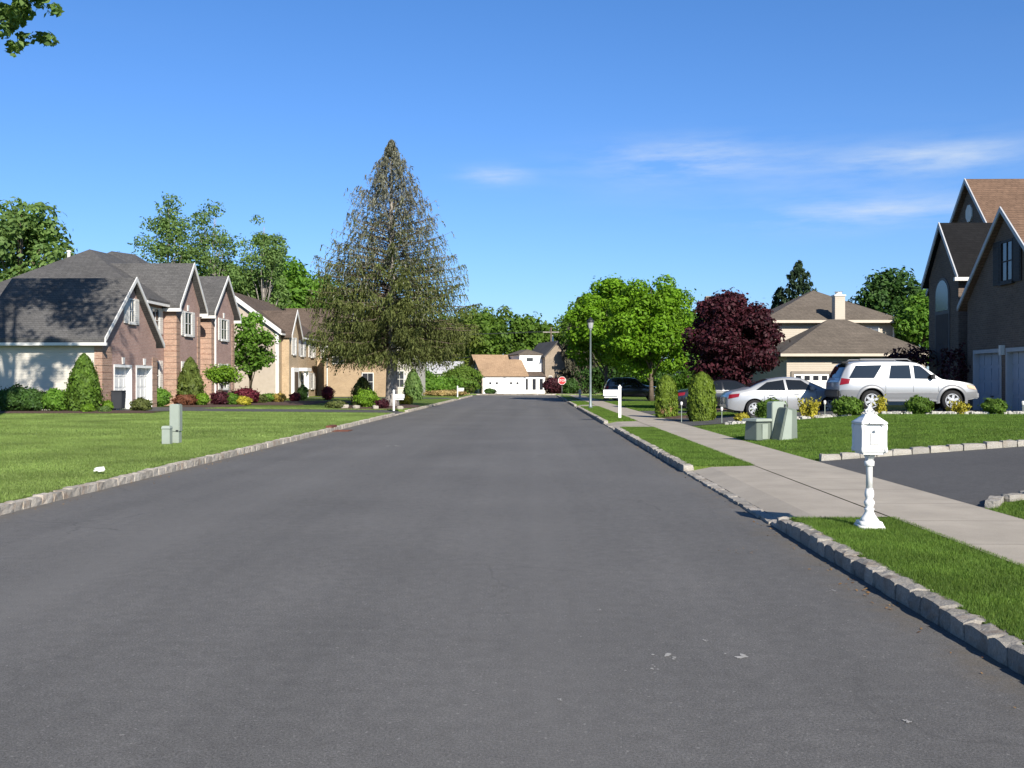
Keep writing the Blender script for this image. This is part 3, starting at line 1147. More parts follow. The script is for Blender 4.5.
# garage front with two openings
m = MB()
m.box(XG - 0.3, XG, 47.5, 48.85, 0.0, 2.45)
m.box(XG - 0.3, XG, 51.05, 51.6, 0.0, 2.45)
m.box(XG - 0.3, XG, 53.8, 54.4, 0.0, 2.45)
m.prism(gable_x(50.95, 3.45, 2.45, 3.7, 6.65), 'x', XG - 0.3, XG)
m.build('garage_front_wall', brick_p, h1)
m = MB()
m.prism(gable_x(50.95, 3.42, 0.0, 3.7, 6.62), 'x', -26.5, XG - 0.301)
m.build('garage_side_wall', sid_w, h1)
m = MB().chev('x', -26.75, XG + 0.30, 50.95, 3.45, 3.73, 6.68, 0.36, 0.17)
gr_roof = m.build('garage_roof', roof_d, h1)
rake_x(h1, XG + 0.301, 50.95, 3.45, 3.87, 6.82, 0.38, th=0.18)
MB().box(-26.9, XG + 0.43, 46.99, 47.11, 3.30, 3.44).build('gutter', trimw, h1)
MB().box(-26.5, XG - 0.02, 47.1, 47.49, 3.34, 3.40).build('soffit', trimw, h1)
for y0, y1 in ((48.85, 51.05), (51.6, 53.8)):
    garage_door_x(h1, XG - 0.24, y0, y1, GL - 0.05, 2.36, door_w)
    f = MB()
    f.box(XG - 0.24, XG + 0.03, y0 - 0.0, y0 + 0.1, 0.1, 2.44)
    f.box(XG - 0.24, XG + 0.03, y1 - 0.1, y1, 0.1, 2.44)
    f.box(XG - 0.24, XG + 0.03, y0 + 0.1, y1 - 0.1, 2.30, 2.44)
    f.build('garage_door_frame', white, h1)
    MB().prism([((y0 + y1) / 2 - 0.1, 2.47), ((y0 + y1) / 2 + 0.1, 2.47), ((y0 + y1) / 2 + 0.15, 2.8), ((y0 + y1) / 2 - 0.15, 2.8)], 'x', XG + 0.002, XG + 0.06).build('keystone', trimw, h1)
quoin_x(h1, XG, 47.5, 48.55, 0.05, 3.3, brick_o)
quoin_x(h1, XG, 53.85, 54.41, 0.05, 2.9, brick_o)
win_x(h1, XG, 51.0, 0.75, 4.6, 5.85, sh=shut_w, shw=0.55)
# main block, hip roof
MB().box(-31.0, -21.3, 54.42, 69.0, 0.0, 6.1).build('main_wall', brick_p, h1)
MB().hip(-31.0, -21.3, 54.42, 69.0, 5.98, 9.75, 0.45, ridge=((-27.3, 61.2), (-27.0, 63.5))).build('main_roof', roof_d, h1)
MB().box(-20.98, -20.84, 53.9, 57.2, 5.86, 6.0).build('gutter', trimw, h1)
# rear wing with its own hip, seen above the garage roof
MB().box(-32.0, -24.5, 60, 76.0, 0.0, 6.2).build('rear_wall', sid_w, h1)
MB().hip(-33.2, -23.2, 62, 77, 6.3, 10.55, 0.4, ridge=((-28.9, 68.2), (-28.0, 70.0))).build('rear_roof', roof_d, h1)
MB().lathe([(0.1, 0), (0.1, 0.9), (0.14, 0.92), (0.14, 1.02)], (-28.4, 60.8, 8.6), 10).build('vent_pipe', trimw, h1)
for (ya, yb, zap, wins) in ((57.5, 61.6, 8.4, 59.45), (63.8, 68.7, 8.35, 66.4)):
    yc, hw = (ya + yb) / 2, (yb - ya) / 2
    MB().prism(gable_x(yc, hw, 0.0, 6.1, zap), 'x', -25.0, XG).build('bay_wall', brick_p, h1)
    MB().chev('x', -28.2, XG + 0.36, yc, hw, 6.12, zap + 0.03, 0.33, 0.16).build('bay_roof', roof_d, h1)
    rake_x(h1, XG + 0.361, yc, hw, 6.25, zap + 0.15, 0.36, th=0.17)
    quoin_x(h1, XG, ya, ya + 0.5, 0.05, 5.55, brick_o, 1, 0.69)
    quoin_x(h1, XG, yb - 0.45, yb + 0.01, 0.05, 5.55, brick_o, 1, 0.3)
    sl = (zap - 6.1) / hw
    for (yg) in (ya - 0.36, yb + 0.30):
        MB().box(XG - 0.62, XG + 0.42, yg - 0.05, yg + 0.12, 5.62, 5.80).build('gutter', trimw, h1)
    win_x(h1, XG, wins, 1.25, 4.35, 5.75, sh=shut_w, shw=0.5)
    win_x(h1, XG, wins, 1.25, 1.1, 2.75, sh=shut_w, shw=0.5)
    MB().prism([(wins - 0.1, 5.8), (wins + 0.1, 5.8), (wins + 0.14, 6.15), (wins - 0.14, 6.15)], 'x', XG + 0.002, XG + 0.05).build('keystone', trimw, h1)
win_x(h1, -21.3, 56.1, 1.15, 4.35, 5.75, sh=shut_w, shw=0.5)
win_x(h1, -21.3, 56.1, 1.15, 1.1, 2.75, sh=shut_w, shw=0.5)
MB().tube([(-20.5, 64.35, 5.7), (-20.5, 64.35, 0.2)], 0.06, 8).build('downspout', white, h1)
MB().box(-20.62, -20.4, 64.15, 64.3, 2.2, 2.6).build('wall_lantern', dark_metal, h1)
adopt(h1)

# ================================================================= tan house with pale gable end
h2 = empty('tan_house', 'tan brick house with a pale stucco gable end and brown roof beyond the pink one', 'house', (-21, 88, GL))
m = MB()
m.prism([(-29.4, 0), (-21.05, 0), (-21.05, 5.8), (-25.2, 8.9), (-29.4, 5.8)], 'y', 82.0, 96.9)
m.build('gable_wall', stucco, h2)
MB().box(-21.05, -20.9, 82.0, 96.9, 0, 5.75).build('front_wall', brick_t, h2)
MB().chev('y', 81.7, 97.2, -25.2, 4.2, 5.85, 8.95, 0.4, 0.16).build('roof', roof_k, h2)
a = MB()
a.chev('y', 81.64, 81.7, -25.2, 4.2, 5.72, 8.82, 0.42, 0.34)
a.build('rake_trim', trimw, h2)
MB().box(-21.12, -20.86, 81.93, 82.12, 0.1, 5.6).build('corner_board', trimw, h2)
# small front bay with steep gable
m = MB()
m.prism(gable_x(84.9, 1.7, 0, 5.5, 7.4), 'x', -22.5, -20.3)
m.build('bay_wall', brick_t, h2)
MB().chev('x', -25, -20.0, 84.9, 1.7, 5.52, 7.43, 0.25, 0.14).build('bay_roof', roof_k, h2)
rake_x(h2, -19.999, 84.9, 1.7, 5.62, 7.53, 0.28)
win_x(h2, -20.3, 84.9, 0.9, 3.9, 5.3, sh=shut_w, shw=0.4)
m = MB()
m.box(-20.295, -20.1, 84.0, 85.9, 0.1, 2.75)
dd = m.build('front_door', white, h2)
MB().box(-20.1, -20.06, 84.35, 85.55, 0.2, 2.4).build('door_leaf', plain('door_dark', (0.05, 0.035, 0.03), 0.5), dd)
for yy in (90.4, 94.6):
    win_x(h2, -20.9, yy, 1.2, 3.9, 5.4, sh=shut_w, shw=0.9)
    win_x(h2, -20.9, yy, 1.2, 0.9, 2.4, sh=shut_w, shw=0.9)
MB().box(-20.68, -20.54, 81.8, 97.2, 5.42, 5.56).build('gutter', trimw, h2)
# cross wing
m = MB()
m.prism(gable_x(101, 4.0, 0, 5.5, 8.7), 'x', -27, -18.4)
m.build('wing_wall', brick_t, h2)
MB().chev('x', -30, -18.0, 101, 4.0, 5.55, 8.8, 0.4, 0.16).build('wing_roof', roof_k, h2)
rake_x(h2, -17.999, 101, 4.0, 5.65, 8.9, 0.42)
win_y(h2, 97.0, -19.6, 1.0, 3.9, 5.3, sh=shut_w)
for yy in (98.9, 102.9):
    win_x(h2, -18.4, yy, 1.1, 3.9, 5.3, sh=shut_w)
    win_x(h2, -18.4, yy, 1.1, 0.9, 2.4, sh=shut_w)
for yy in (88.6, 89.5):
    MB().tube([(-20.2, yy, 0.15), (-20.2, yy, 2.5)], 0.11, 10).build('porch_column', white, h2)
MB().box(-20.88, -19.9, 88.2, 89.9, 2.5, 2.8).build('porch_roof', trimw, h2)
adopt(h2)

# ================================================================= ochre house behind the spruce
h3 = empty('ochre_house', 'ochre brick house beyond the spruce trunk with a white gabled corner', 'house', (-14, 100, GL))
MB().box(-19.2, -13.2, 92.0, 104.0, 0, 4.9).build('side_wall', brick('ochre_brick', (0.38, 0.27, 0.165), (0.33, 0.23, 0.14), (0.38, 0.31, 0.23)), h3)
MB().hip(-19.2, -13.2, 92.0, 104.0, 4.85, 7.6, 0.4).build('roof', roof_k, h3)
m = MB()
m.prism([(-14.4, 0), (-10.9, 0), (-10.9, 4.0), (-12.65, 5.6), (-14.4, 4.0)], 'y', 93.5, 102.0)
m.build('corner_wall', sid_w, h3)
MB().chev('y', 93.2, 102.3, -12.65, 1.75, 4.03, 5.65, 0.25, 0.14).build('corner_roof', roof_k, h3)
q = MB()
q.chev('y', 93.14, 93.2, -12.65, 1.75, 3.9, 5.5, 0.28, 0.3)
q.build('rake_trim', trimw, h3)
win_y(h3, 92.0, -15.15, 1.1, 0.7, 2.4, panem=pane)
win_y(h3, 92.0, -17.9, 1.1, 3.2, 4.5, panem=pane)
win_y(h3, 93.5, -12.4, 0.9, 1.0, 2.6, panem=pane)
MB().box(-19.6, -12.8, 91.52, 91.62, 4.72, 4.86).build('gutter', trimw, h3)
MB().tube([(-18.9, 91.9, 4.7), (-18.9, 91.9, 0.2)], 0.05, 8).build('downspout', trimw, h3)
adopt(h3)

# ================================================================= house across the end of the street
h4 = empty('corner_house', 'white house with orange shingled garage and faded brick gable facing down the street', 'house', (-3.3, 119.5, 0.1), R(16))
# local frame: front faces -y
gw = 5.3
m = MB()
m.box(-gw / 2, gw / 2, 0.0, 6.0, 0, 2.3)
m.build('garage_wall', white, h4)
m = MB()
m.prism([(0.02, 0), (6.2, 0), (6.2, 2.3), (3.1, 4.1), (0.02, 2.3)], 'x', -gw / 2 - 0.12, -gw / 2 - 0.002)
m.build('garage_end_wall', brick_f, h4)
MB().chev('x', -gw / 2 - 0.3, gw / 2 + 0.3, 3.1, 3.1, 2.25, 4.05, 0.3, 0.12).build('garage_roof', roof_o, h4)
for x0 in (-2.4, 0.15):
    garage_door_y(h4, -0.06, x0, x0 + 2.25, 0.03, 2.0, white, 4, 4, False)
for xx in (-1.75, -0.95, 0.8, 1.6):
    MB().box(xx - 0.13, xx + 0.13, -0.1, -0.083, 1.15, 1.4).build('garage_window', pane, h4)
win = MB().box(-gw / 2 - 0.16, -gw / 2 - 0.121, 2.6, 3.4, 2.3, 3.1).build('gable_window', pane, h4)
MB().box(-gw / 2 - 0.16, -gw / 2 - 0.121, 1.2, 2.0, 0.1, 1.9).build('side_door', trimw, h4)
# higher roof strip behind the garage
MB().box(-1.8, 3.2, 6.3, 10, 0, 3.6).build('rear_wall', sid_w, h4)
MB().chev('x', -2.2, 3.4, 8.2, 2.0, 3.5, 4.75, 0.3, 0.12).build('rear_roof', roof_o, h4)
# tall white block
MB().box(2.7, 5.6, 3.0, 9.5, 0, 4.75).build('tall_wall', white, h4)
MB().hip(2.75, 5.55, 3.1, 9.5, 4.75, 5.5, 0.2, 0.1).build('tall_roof', roof_t, h4)
MB().box(3.6, 4.4, 2.93, 2.997, 4.0, 4.4).build('attic_window', pane, h4)
m = MB()
m.box(2.72, 5.5, 1.4, 2.98, 0, 2.1)
m.build('porch_wall', white, h4)
m = MB()
m.prism([(1.2, 2.1), (3.0, 2.1), (3.0, 2.7)], 'x', 2.66, 5.56)
m.build('porch_roof', roof_k, h4)
for xx in (3.1, 4.1, 5.0):
    MB().box(xx - 0.2, xx + 0.2, 1.33, 1.397, 0.5, 1.8).build('porch_window', pane, h4)
# brick gable block
m = MB()
m.prism([(5.62, 0), (8.9, 0), (8.9, 3.6), (7.2, 6.3), (5.62, 4.6)], 'y', 1.8, 10)
m.build('gable_wall', brick_f, h4)
q = MB()
q.prism([(7.2, 6.31), (7.2, 6.5), (5.4, 4.55), (5.4, 4.36)], 'y', 1.5, 10)
q.prism([(7.2, 6.31), (9.2, 3.2), (9.2, 3.4), (7.2, 6.5)], 'y', 1.5, 10)
q.build('gable_roof', roof_d, h4)
win_y(h4, 1.8, 6.3, 0.45, 0.6, 2.2, panem=pane)
MB().lathe([(0.32, 0), (0.3, 0.25), (0.12, 0.35), (0.1, 0.7), (0.02, 1.3)], (7.9, 6, 6.1), 10).build('roof_spire', white, h4)

# pale shed-like house far left of it
h5 = empty('white_house', 'small white clapboard house glimpsed over the hedge beside the corner house', 'house', (X(437, 138), 138, 0.1))
MB().box(-3.2, 3.2, 0, 6, 0, 2.7).build('wall', sid_w, h5)
MB().chev('x', -3.5, 3.5, 3, 3.0, 2.7, 4.2, 0.3, 0.12).build('roof', plain('pale_roof', (0.45, 0.45, 0.46), 0.8), h5)
win_y(h5, 0, -1.3, 0.9, 0.9, 2.1)

# ================================================================= shaded brick house (sidewalk side)
h6 = empty('shaded_brick_house', 'tall brick house in shade with steep brown gables and an arched window beside the driveway', 'house', (18, 38, 0.5))
XR = 17.0
GR = 0.5
m = MB()
m.box(XR, XR + 0.3, 33.0, 33.9, 0.2, 2.8)
m.box(XR, XR + 0.3, 36.2, 36.55, 0.2, 2.8)
m.box(XR, XR + 0.3, 38.85, 39.4, 0.2, 2.8)
m.prism(gable_x(36.2, 3.2, 2.8, 4.65, 7.6), 'x', XR, XR + 0.3)
m.build('garage_front_wall', brick_g, h6)
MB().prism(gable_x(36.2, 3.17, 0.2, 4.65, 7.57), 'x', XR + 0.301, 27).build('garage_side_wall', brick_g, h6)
for y0, y1 in ((33.9, 36.2), (36.55, 38.85)):
    garage_door_x(h6, XR + 0.2, y0, y1, GR + 0.02, 2.7, plain('door_white_shaded', (0.36, 0.40, 0.47), 0.5, 0, 0.04), -1)  # white doors, the blue of their shade put into the colour
    f = MB()
    f.box(XR - 0.03, XR + 0.2, y0, y0 + 0.09, 0.4, 2.79)
    f.box(XR - 0.03, XR + 0.2, y1 - 0.09, y1, 0.4, 2.79)
    f.box(XR - 0.03, XR + 0.2, y0 + 0.09, y1 - 0.09, 2.65, 2.79)
    f.build('garage_door_frame', trim_shade, h6)
MB().box(XR - 0.16, XR - 0.003, 36.3, 36.45, 2.55, 2.9).build('wall_lantern', trimw, h6)
MB().chev('x', XR - 0.2, 27.5, 36.2, 3.2, 4.68, 7.63, 0.35, 0.15).build('garage_roof', roof_b, h6)
rake_x(h6, XR - 0.201, 36.2, 3.2, 4.8, 7.75, 0.37, -1, th=0.14, mat=trim_shade)
win_x(h6, XR, 36.1, 0.95, 5.15, 6.65, frame=shut_d, sh=shut_d, shw=0.55, side=-1)
# main gable
XM = 19.3
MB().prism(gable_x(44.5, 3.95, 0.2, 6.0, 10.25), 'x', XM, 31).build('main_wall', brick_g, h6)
MB().chev('x', XM - 0.2, 31.5, 44.5, 3.95, 6.03, 10.3, 0.3, 0.15).build('main_roof', roof_b, h6)
rake_x(h6, XM - 0.201, 44.5, 3.95, 6.15, 10.42, 0.33, -1, th=0.14, mat=trim_shade)
MB().prism([(44.5 + 0.33 * math.cos(a), 9.0 + 0.4 * math.sin(a)) for a in [R(22.5 + 45 * k) for k in range(8)]], 'x', XM - 0.06, XM - 0.003).build('gable_vent', trimw, h6)
# entry gable with tall arched window
XE = 17.2
yc, hw = 42.2, 1.5
m = MB()
m.prism(gable_x(yc, hw, 0.2, 6.0, 7.95), 'x', XE, 21)
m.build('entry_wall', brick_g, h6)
MB().chev('x', XE - 0.16, 21.5, yc, hw, 6.03, 8.0, 0.3, 0.14).build('entry_roof', roof_n, h6)
rake_x(h6, XE - 0.161, yc, hw, 6.13, 8.1, 0.32, -1, th=0.14, mat=trim_shade)
MB().box(XE - 0.32, 19.2, yc - hw - 0.42, yc - hw - 0.28, 5.62, 5.76).build('gutter', trimw, h6)


def arch(y0, y1, z0, zs, n=12):
    c, r_ = (y0 + y1) / 2, (y1 - y0) / 2
    return [(y0, z0), (y1, z0)] + [(c + r_ * math.cos(math.pi * k / n), zs + r_ * math.sin(math.pi * k / n)) for k in range(n + 1)]


f = MB().prism(arch(41.5, 42.95, 1.2, 5.2), 'x', XE - 0.04, XE - 0.003).build('arched_window', plain('arch_frame', (0.12, 0.11, 0.11), 0.6), h6)
MB().prism(arch(41.6, 42.85, 4.55, 5.2), 'x', XE - 0.055, XE - 0.041).build('fanlight_pane', pane_b, f)
MB().box(XE - 0.055, XE - 0.041, 41.6, 42.85, 1.3, 4.4).build('door_panel', plain('arch_infill', (0.075, 0.06, 0.055), 0.85), f)
MB().box(20.5, 31, 39.42, 40.53, 0.2, 6.0).build('link_wall', brick_g, h6)
adopt(h6)

# ================================================================= cream house with hip roofs
h7 = empty('cream_house', 'cream house with low taupe hip roofs and a square chimney behind the parked cars', 'house', (19, 66, 0.2))
MB().box(15.2, 23.4, 60.0, 67.0, 0, 3.2).build('garage_wall', sid_c, h7)
MB().hip(15.2, 23.4, 60.0, 67.0, 3.1, 5.55, 0.45, 0.16, ridge=((18.9, 64.2), (20.0, 64.2))).build('garage_roof', roof_t, h7)
MB().box(15.6, 24.0, 66.6, 76.0, 0, 5.6).build('main_wall', sid_c, h7)
MB().hip(15.6, 24.0, 66.6, 76.0, 5.45, 8.0, 0.45, 0.18, ridge=((19.8, 70.8), (19.8, 71.8))).build('main_roof', roof_t, h7)
MB().box(14.7, 23.9, 59.42, 59.53, 3.08, 3.24).build('gutter', trimc, h7)
MB().box(15.1, 24.5, 66.02, 66.13, 5.44, 5.62).build('gutter', trimc, h7)
MB().tube([(23.8, 66.3, 5.4), (23.8, 66.45, 0.2)], 0.06, 8).build('downspout', trimw, h7)
c = MB().box(19.75, 20.4, 65.6, 66.3, 3.5, 7.15).build('chimney', sid_c, h7)
q = MB().box(19.7, 20.45, 65.55, 66.35, 7.153, 7.25)
q.lathe([(0.25, 0.15), (0.2, 0.3), (0.3, 0.36)], (20.08, 65.95, 7.1), 10)
q.build('chimney_cap', trimw, c)
f = MB()
f.box(15.45, 15.6, 59.9, 59.997, 0.1, 2.2)
f.box(17.7, 17.85, 59.9, 59.997, 0.1, 2.2)
f.box(15.6, 17.7, 59.9, 59.997, 2.05, 2.2)
f.build('garage_door_frame', plain('taupe_trim', (0.2, 0.17, 0.14), 0.6), h7)
garage_door_y(h7, 59.93, 15.62, 17.68, 0.15, 2.04, white, 4, 4, True)
win_y(h7, 66.6, 22.4, 1.1, 4.0, 5.2, panem=pane_b)
adopt(h7)
h8 = empty('distant_house', 'distant taupe house whose roof peak shows above the green maple', 'house', (X(712, 110), 110, 0.2))
MB().box(-1.4, 4, 0, 8, 0, 7.2).build('wall', brick_f, h8)
MB().chev('y', -0.3, 8.3, 0.9, 2.4, 7.2, 10.5, 0.3, 0.15).build('roof', roof_t, h8)
MB().box(-0.4, 0.6, 2, 3, 8.5, 10.9).build('chimney', brick_f, h8)

# ================================================================= cars
def smooth_interp(pts, n):
    px_ = np.array([p[0] for p in pts])
    pz = np.array([p[1] for p in pts])
    xs_ = np.linspace(px_[0], px_[-1], n)
    zs = np.interp(xs_, px_, pz)
    return xs_, zs


def gauss_smooth(a, k):
    ker = np.exp(-0.5 * (np.arange(-k, k + 1) / (k / 2.0)) ** 2)
    ker /= ker.sum()
    return np.convolve(np.pad(a, k, mode='edge'), ker, mode='valid')


class Car:
    def __init__(self, name, label, cat, loc, rz, spec, paint, pitch=0.0, group=None, lower=None):
        self.s = spec
        L, W = spec['L'], spec['W']
        self.root = empty(name, label, cat, loc, rz, group)
        self.root.rotation_euler = (0, pitch, rz)
        n = 131
        self.x, top = smooth_interp(spec['top'], n)
        self.top = gauss_smooth(top, 3)
        _, self.belt = smooth_interp(spec['belt'], n)
        self.belt = np.minimum(self.belt, self.top - 0.03)
        e = np.minimum(self.x - self.x[0], self.x[-1] - self.x)
        self.w = W / 2 * (1 - spec.get('nose', 0.16) * np.exp(-e / 0.22) - 0.03 * np.exp(-e / 0.9))
        self.sill = spec['sill']
        zb = np.full(n, self.sill)
        ends = np.interp(e, [0, 0.25, 0.6], [spec['sill'] + 0.12, spec['sill'] + 0.04, spec['sill']])
        zb = np.maximum(zb, ends)
        wr = spec['wr']
        for xw in spec['wx']:
            ra = wr + spec.get('gap', 0.07)
            d2 = ra ** 2 - (self.x - xw) ** 2
            zb = np.where(d2 > 0, np.maximum(zb, wr + np.sqrt(np.maximum(d2, 0))), zb)
        self.zb = np.minimum(zb, self.belt - 0.05)
        self.body(paint)
        self.wheels()

    def yf(self, i, z):
        x, w = i, None
        belt = np.interp(x, self.x, self.belt)
        top = np.interp(x, self.x, self.top)
        w = np.interp(x, self.x, self.w)
        if z <= belt:
            t = (z - self.sill) / (belt - self.sill)
            return w * float(np.interp(t, [0, 0.15, 0.4, 0.6, 0.72, 0.9, 1.0], [0.95, 0.975, 0.995, 1.0, 0.99, 0.975, 0.95]))
        h = top - belt
        u = (z - belt) / max(h, 1e-3)
        tum = self.s.get('tumble', 0.24) * min(1.0, h / 0.45)
        return w * (0.95 - tum * u ** 1.25)

    def body(self, paint):
        rows = []
        T = [0, 0.07, 0.15, 0.3, 0.45, 0.6, 0.72, 0.86, 0.95, 1.0]
        U = [0.15, 0.35, 0.6, 0.8, 0.92, 1.0]
        for i in range(len(self.x)):
            x, zb, be, tp = self.x[i], self.zb[i], self.belt[i], self.top[i]
            half = [(self.yf(x, zb + (be - zb) * t), zb + (be - zb) * t) for t in T]
            half += [(self.yf(x, be + (tp - be) * u), be + (tp - be) * u - (0.012 if u == 1.0 else 0)) for u in U]
            ye = half[-1][0]
            half += [(ye * 0.9, tp + 0.006), (ye * 0.6, tp + 0.022), (ye * 0.25, tp + 0.03)]
            r_ = [(x, -yy, zz) for yy, zz in half] + [(x, yy, zz) for yy, zz in half[::-1]]
            rows.append(r_)
        m = MB()
        m.grid(rows)
        n = len(rows[0])
        for ri in (0, len(rows) - 1):
            base = ri * n
            for k in range(n // 2 - 1):
                m.f.append((base + k, base + k + 1, base + n - 2 - k, base + n - 1 - k))
                m.mi.append(0)
        o = m.build('body', paint, self.root, smooth=True)
        # dark underbody filling the wheel wells
        s = self.s
        wi = s['W'] / 2 - 0.27
        u = MB()
        u.box(self.x[0] + 0.25, self.x[-1] - 0.25, -wi, wi, s['sill'] - 0.06, s['wr'] * 2 + 0.02)
        u.build('underbody', black_trim, self.root)
        return o

    def wheels(self):
        s = self.s
        r_, wd = s['wr'], 0.23
        for xw in s['wx']:
            for sd in (-1, 1):
                y0 = sd * (s['W'] / 2 - wd / 2 - 0.015)
                t = MB()
                hw = wd / 2
                t.lathe([(r_ * 0.64, -hw), (r_ * 0.93, -hw), (r_, -hw * 0.7), (r_, hw * 0.7), (r_ * 0.93, hw), (r_ * 0.64, hw)], (xw, y0, r_), 36, 'y')
                wo = t.build('wheel', rubber, self.root, smooth=True)
                q = MB()
                yo = y0 + sd * (hw - 0.004)
                q.lathe([(r_ * 0.66, -0.012), (r_ * 0.67, 0.012), (r_ * 0.6, 0.014)] if sd > 0 else [(r_ * 0.6, -0.014), (r_ * 0.67, -0.012), (r_ * 0.66, 0.012)], (xw, yo - sd * 0.02, r_), 30, 'y')
                ns = s.get('spokes', 6)
                q2 = MB()
                ya, yb = sorted((yo - sd * 0.02, yo + sd * 0.014))
                for k in range(ns):
                    a = 2 * math.pi * k / ns + 0.35
                    d = np.array([math.cos(a), math.sin(a)])
                    e = np.array([-d[1], d[0]])
                    p = [d * 0.06 + e * 0.05, d * 0.06 - e * 0.05, d * r_ * 0.64 - e * s.get('spw', 0.055), d * r_ * 0.64 + e * s.get('spw', 0.055)]
                    q2.prism([(xw + a_[0], r_ + a_[1]) for a_ in p], 'y', ya, yb)
                q2.lathe([(0.085, -0.02), (0.085, 0.012), (0.05, 0.02)] if sd > 0 else [(0.05, -0.02), (0.085, -0.012), (0.085, 0.02)], (xw, yo, r_), 16, 'y')
                ring = MB()
                ring.lathe([(r_ * 0.68, -0.01), (r_ * 0.68, 0.01)], (xw, yo - sd * 0.03, r_), 30, 'y')
                ring.build('rim_backing', black_trim, wo)
                # thin outer lip
                for k in range(36):
                    a0, a1 = 2 * math.pi * k / 36, 2 * math.pi * (k + 1) / 36
                    pp = [(xw + r_ * f * math.cos(a), r_ + r_ * f * math.sin(a)) for f, a in ((0.6, a0), (0.68, a0), (0.68, a1), (0.6, a1))]
                    q2.prism(pp, 'y', ya, yb)
                q2.build('rim', alloy, wo)

    def side(self, name, bot, top, mat, off=0.013, sides=(-1, 1), nr=10, nc=40, label=None, cap=None):
        """panel lying on the flank between a lower and an upper polyline of (x, z)"""
        for sd in sides:
            rows = []
            bx = np.linspace(0, 1, nc)
            tb = np.linspace(0, 1, len(bot))
            tt = np.linspace(0, 1, len(top))
            for i in range(nr):
                v = i / (nr - 1)
                row = []
                for u in bx:
                    xb, zb = np.interp(u, tb, [p[0] for p in bot]), np.interp(u, tb, [p[1] for p in bot])
                    xt, zt = np.interp(u, tt, [p[0] for p in top]), np.interp(u, tt, [p[1] for p in top])
                    x, z = xb + (xt - xb) * v, zb + (zt - zb) * v
                    row.append((x, sd * (self.yf(x, z) + off), z))
                rows.append(row)
            m = MB()
            m.grid(rows)
            o = m.build(name, mat, self.root, smooth=True)
            if label:
                o['label'] = label

    def over(self, name, x0, x1, mat, k0=0.93, k1=0.93, off=0.012, n=12):
        rows = []
        for u in np.linspace(0, 1, n):
            x = x0 + (x1 - x0) * u
            tp = np.interp(x, self.x, self.top)
            ye = self.yf(x, tp) * (k0 + (k1 - k0) * u)
            sl = (np.interp(x + 0.02, self.x, self.top) - np.interp(x - 0.02, self.x, self.top)) / 0.04
            nx, nz = -sl / math.hypot(1, sl), 1 / math.hypot(1, sl)
            row = []
            for v in (-1, -0.9, -0.6, -0.25, 0.25, 0.6, 0.9, 1):
                zz = tp + float(np.interp(abs(v), [0, 0.25, 0.6, 0.9, 1], [0.03, 0.03, 0.022, 0.006, -0.004]))
                row.append((x + nx * off, ye * v, zz + nz * off))
            rows.append(row)
        m = MB()
        m.grid(rows)
        return m.build(name, mat, self.root, smooth=True)

    def piece(self, name, mb, mat, smooth=False, bevel=0.0):
        return mb.build(name, mat, self.root, smooth=smooth, bevel=bevel)

    def mirrors(self, x, z, mat):
        for sd in (-1, 1):
            y0 = sd * (self.yf(x, z) + 0.0)
            a, b = sorted((y0 - sd * 0.02, y0 + sd * 0.2))
            m = MB().box(x - 0.07, x + 0.08, a, b, z - 0.01, z + 0.16)
            m.build('wing_mirror', mat, self.root, bevel=0.03)

    def handles(self, xs_, z, mat):
        for sd in (-1, 1):
            for x in xs_:
                y0 = sd * self.yf(x, z)
                a, b = sorted((y0 - sd * 0.01, y0 + sd * 0.03))
                MB().box(x - 0.09, x + 0.09, a, b, z - 0.015, z + 0.015).build('door_handle', mat, self.root, bevel=0.008)

    def seams(self, xs_, z0, z1):
        for sd in (-1, 1):
            q = MB()
            for x in xs_:
                zz = np.linspace(z0, z1, 8)
                rows = [[(x - 0.006, sd * (self.yf(x, z) + 0.003), z), (x + 0.006, sd * (self.yf(x, z) + 0.003), z)] for z in zz]
                q.grid(rows)
            q.build('door_seam', black_trim, self.root)


# --- full size SUV, length along +x, rear at x = 0
suv_spec = dict(L=5.18, W=1.98, sill=0.40, wr=0.39, wx=(1.18, 4.18), nose=0.12, gap=0.085, tumble=0.11, spokes=6, spw=0.042,
                top=[(0, 1.02), (0.03, 1.12), (0.10, 1.28), (0.20, 1.52), (0.34, 1.74), (0.52, 1.83), (1.2, 1.87), (2.3, 1.87), (2.85, 1.83), (3.10, 1.74),
                     (3.45, 1.47), (3.75, 1.24), (3.85, 1.19), (4.4, 1.13), (4.85, 1.06), (5.05, 0.98), (5.14, 0.86), (5.18, 0.74)],
                belt=[(0, 1.0), (0.3, 1.17), (1.6, 1.16), (3.3, 1.14), (3.8, 1.10), (4.6, 1.02), (5.0, 0.92), (5.18, 0.7)])
SZ = 0.562
suv = Car('suv', 'large silver SUV with roof rails parked before the shaded brick house', 'suv', (X(838, 35.1), 36.0, SZ), 0.0, suv_spec, silver_paint)
suv.root.scale = (0.93, 0.93, 0.93)
suv.side('side_window', [(0.36, 1.24), (1.28, 1.24)], [(0.62, 1.71), (1.60, 1.73)], car_glass)
suv.side('side_window', [(1.84, 1.22), (2.66, 1.22)], [(1.93, 1.72), (2.62, 1.73)], car_glass)
suv.side('side_window', [(2.80, 1.22), (3.62, 1.20)], [(2.76, 1.73), (3.02, 1.69)], car_glass)
suv.side('lower_cladding', [(1.72, 0.42), (3.64, 0.42)], [(1.66, 0.66), (3.70, 0.66)], silver_low, 0.018)
suv.side('lower_cladding', [(0.06, 0.52), (0.66, 0.45)], [(0.06, 0.80), (0.70, 0.78)], silver_low, 0.018)
suv.side('lower_cladding', [(4.70, 0.45), (5.12, 0.52)], [(4.66, 0.70), (5.12, 0.74)], silver_low, 0.018)
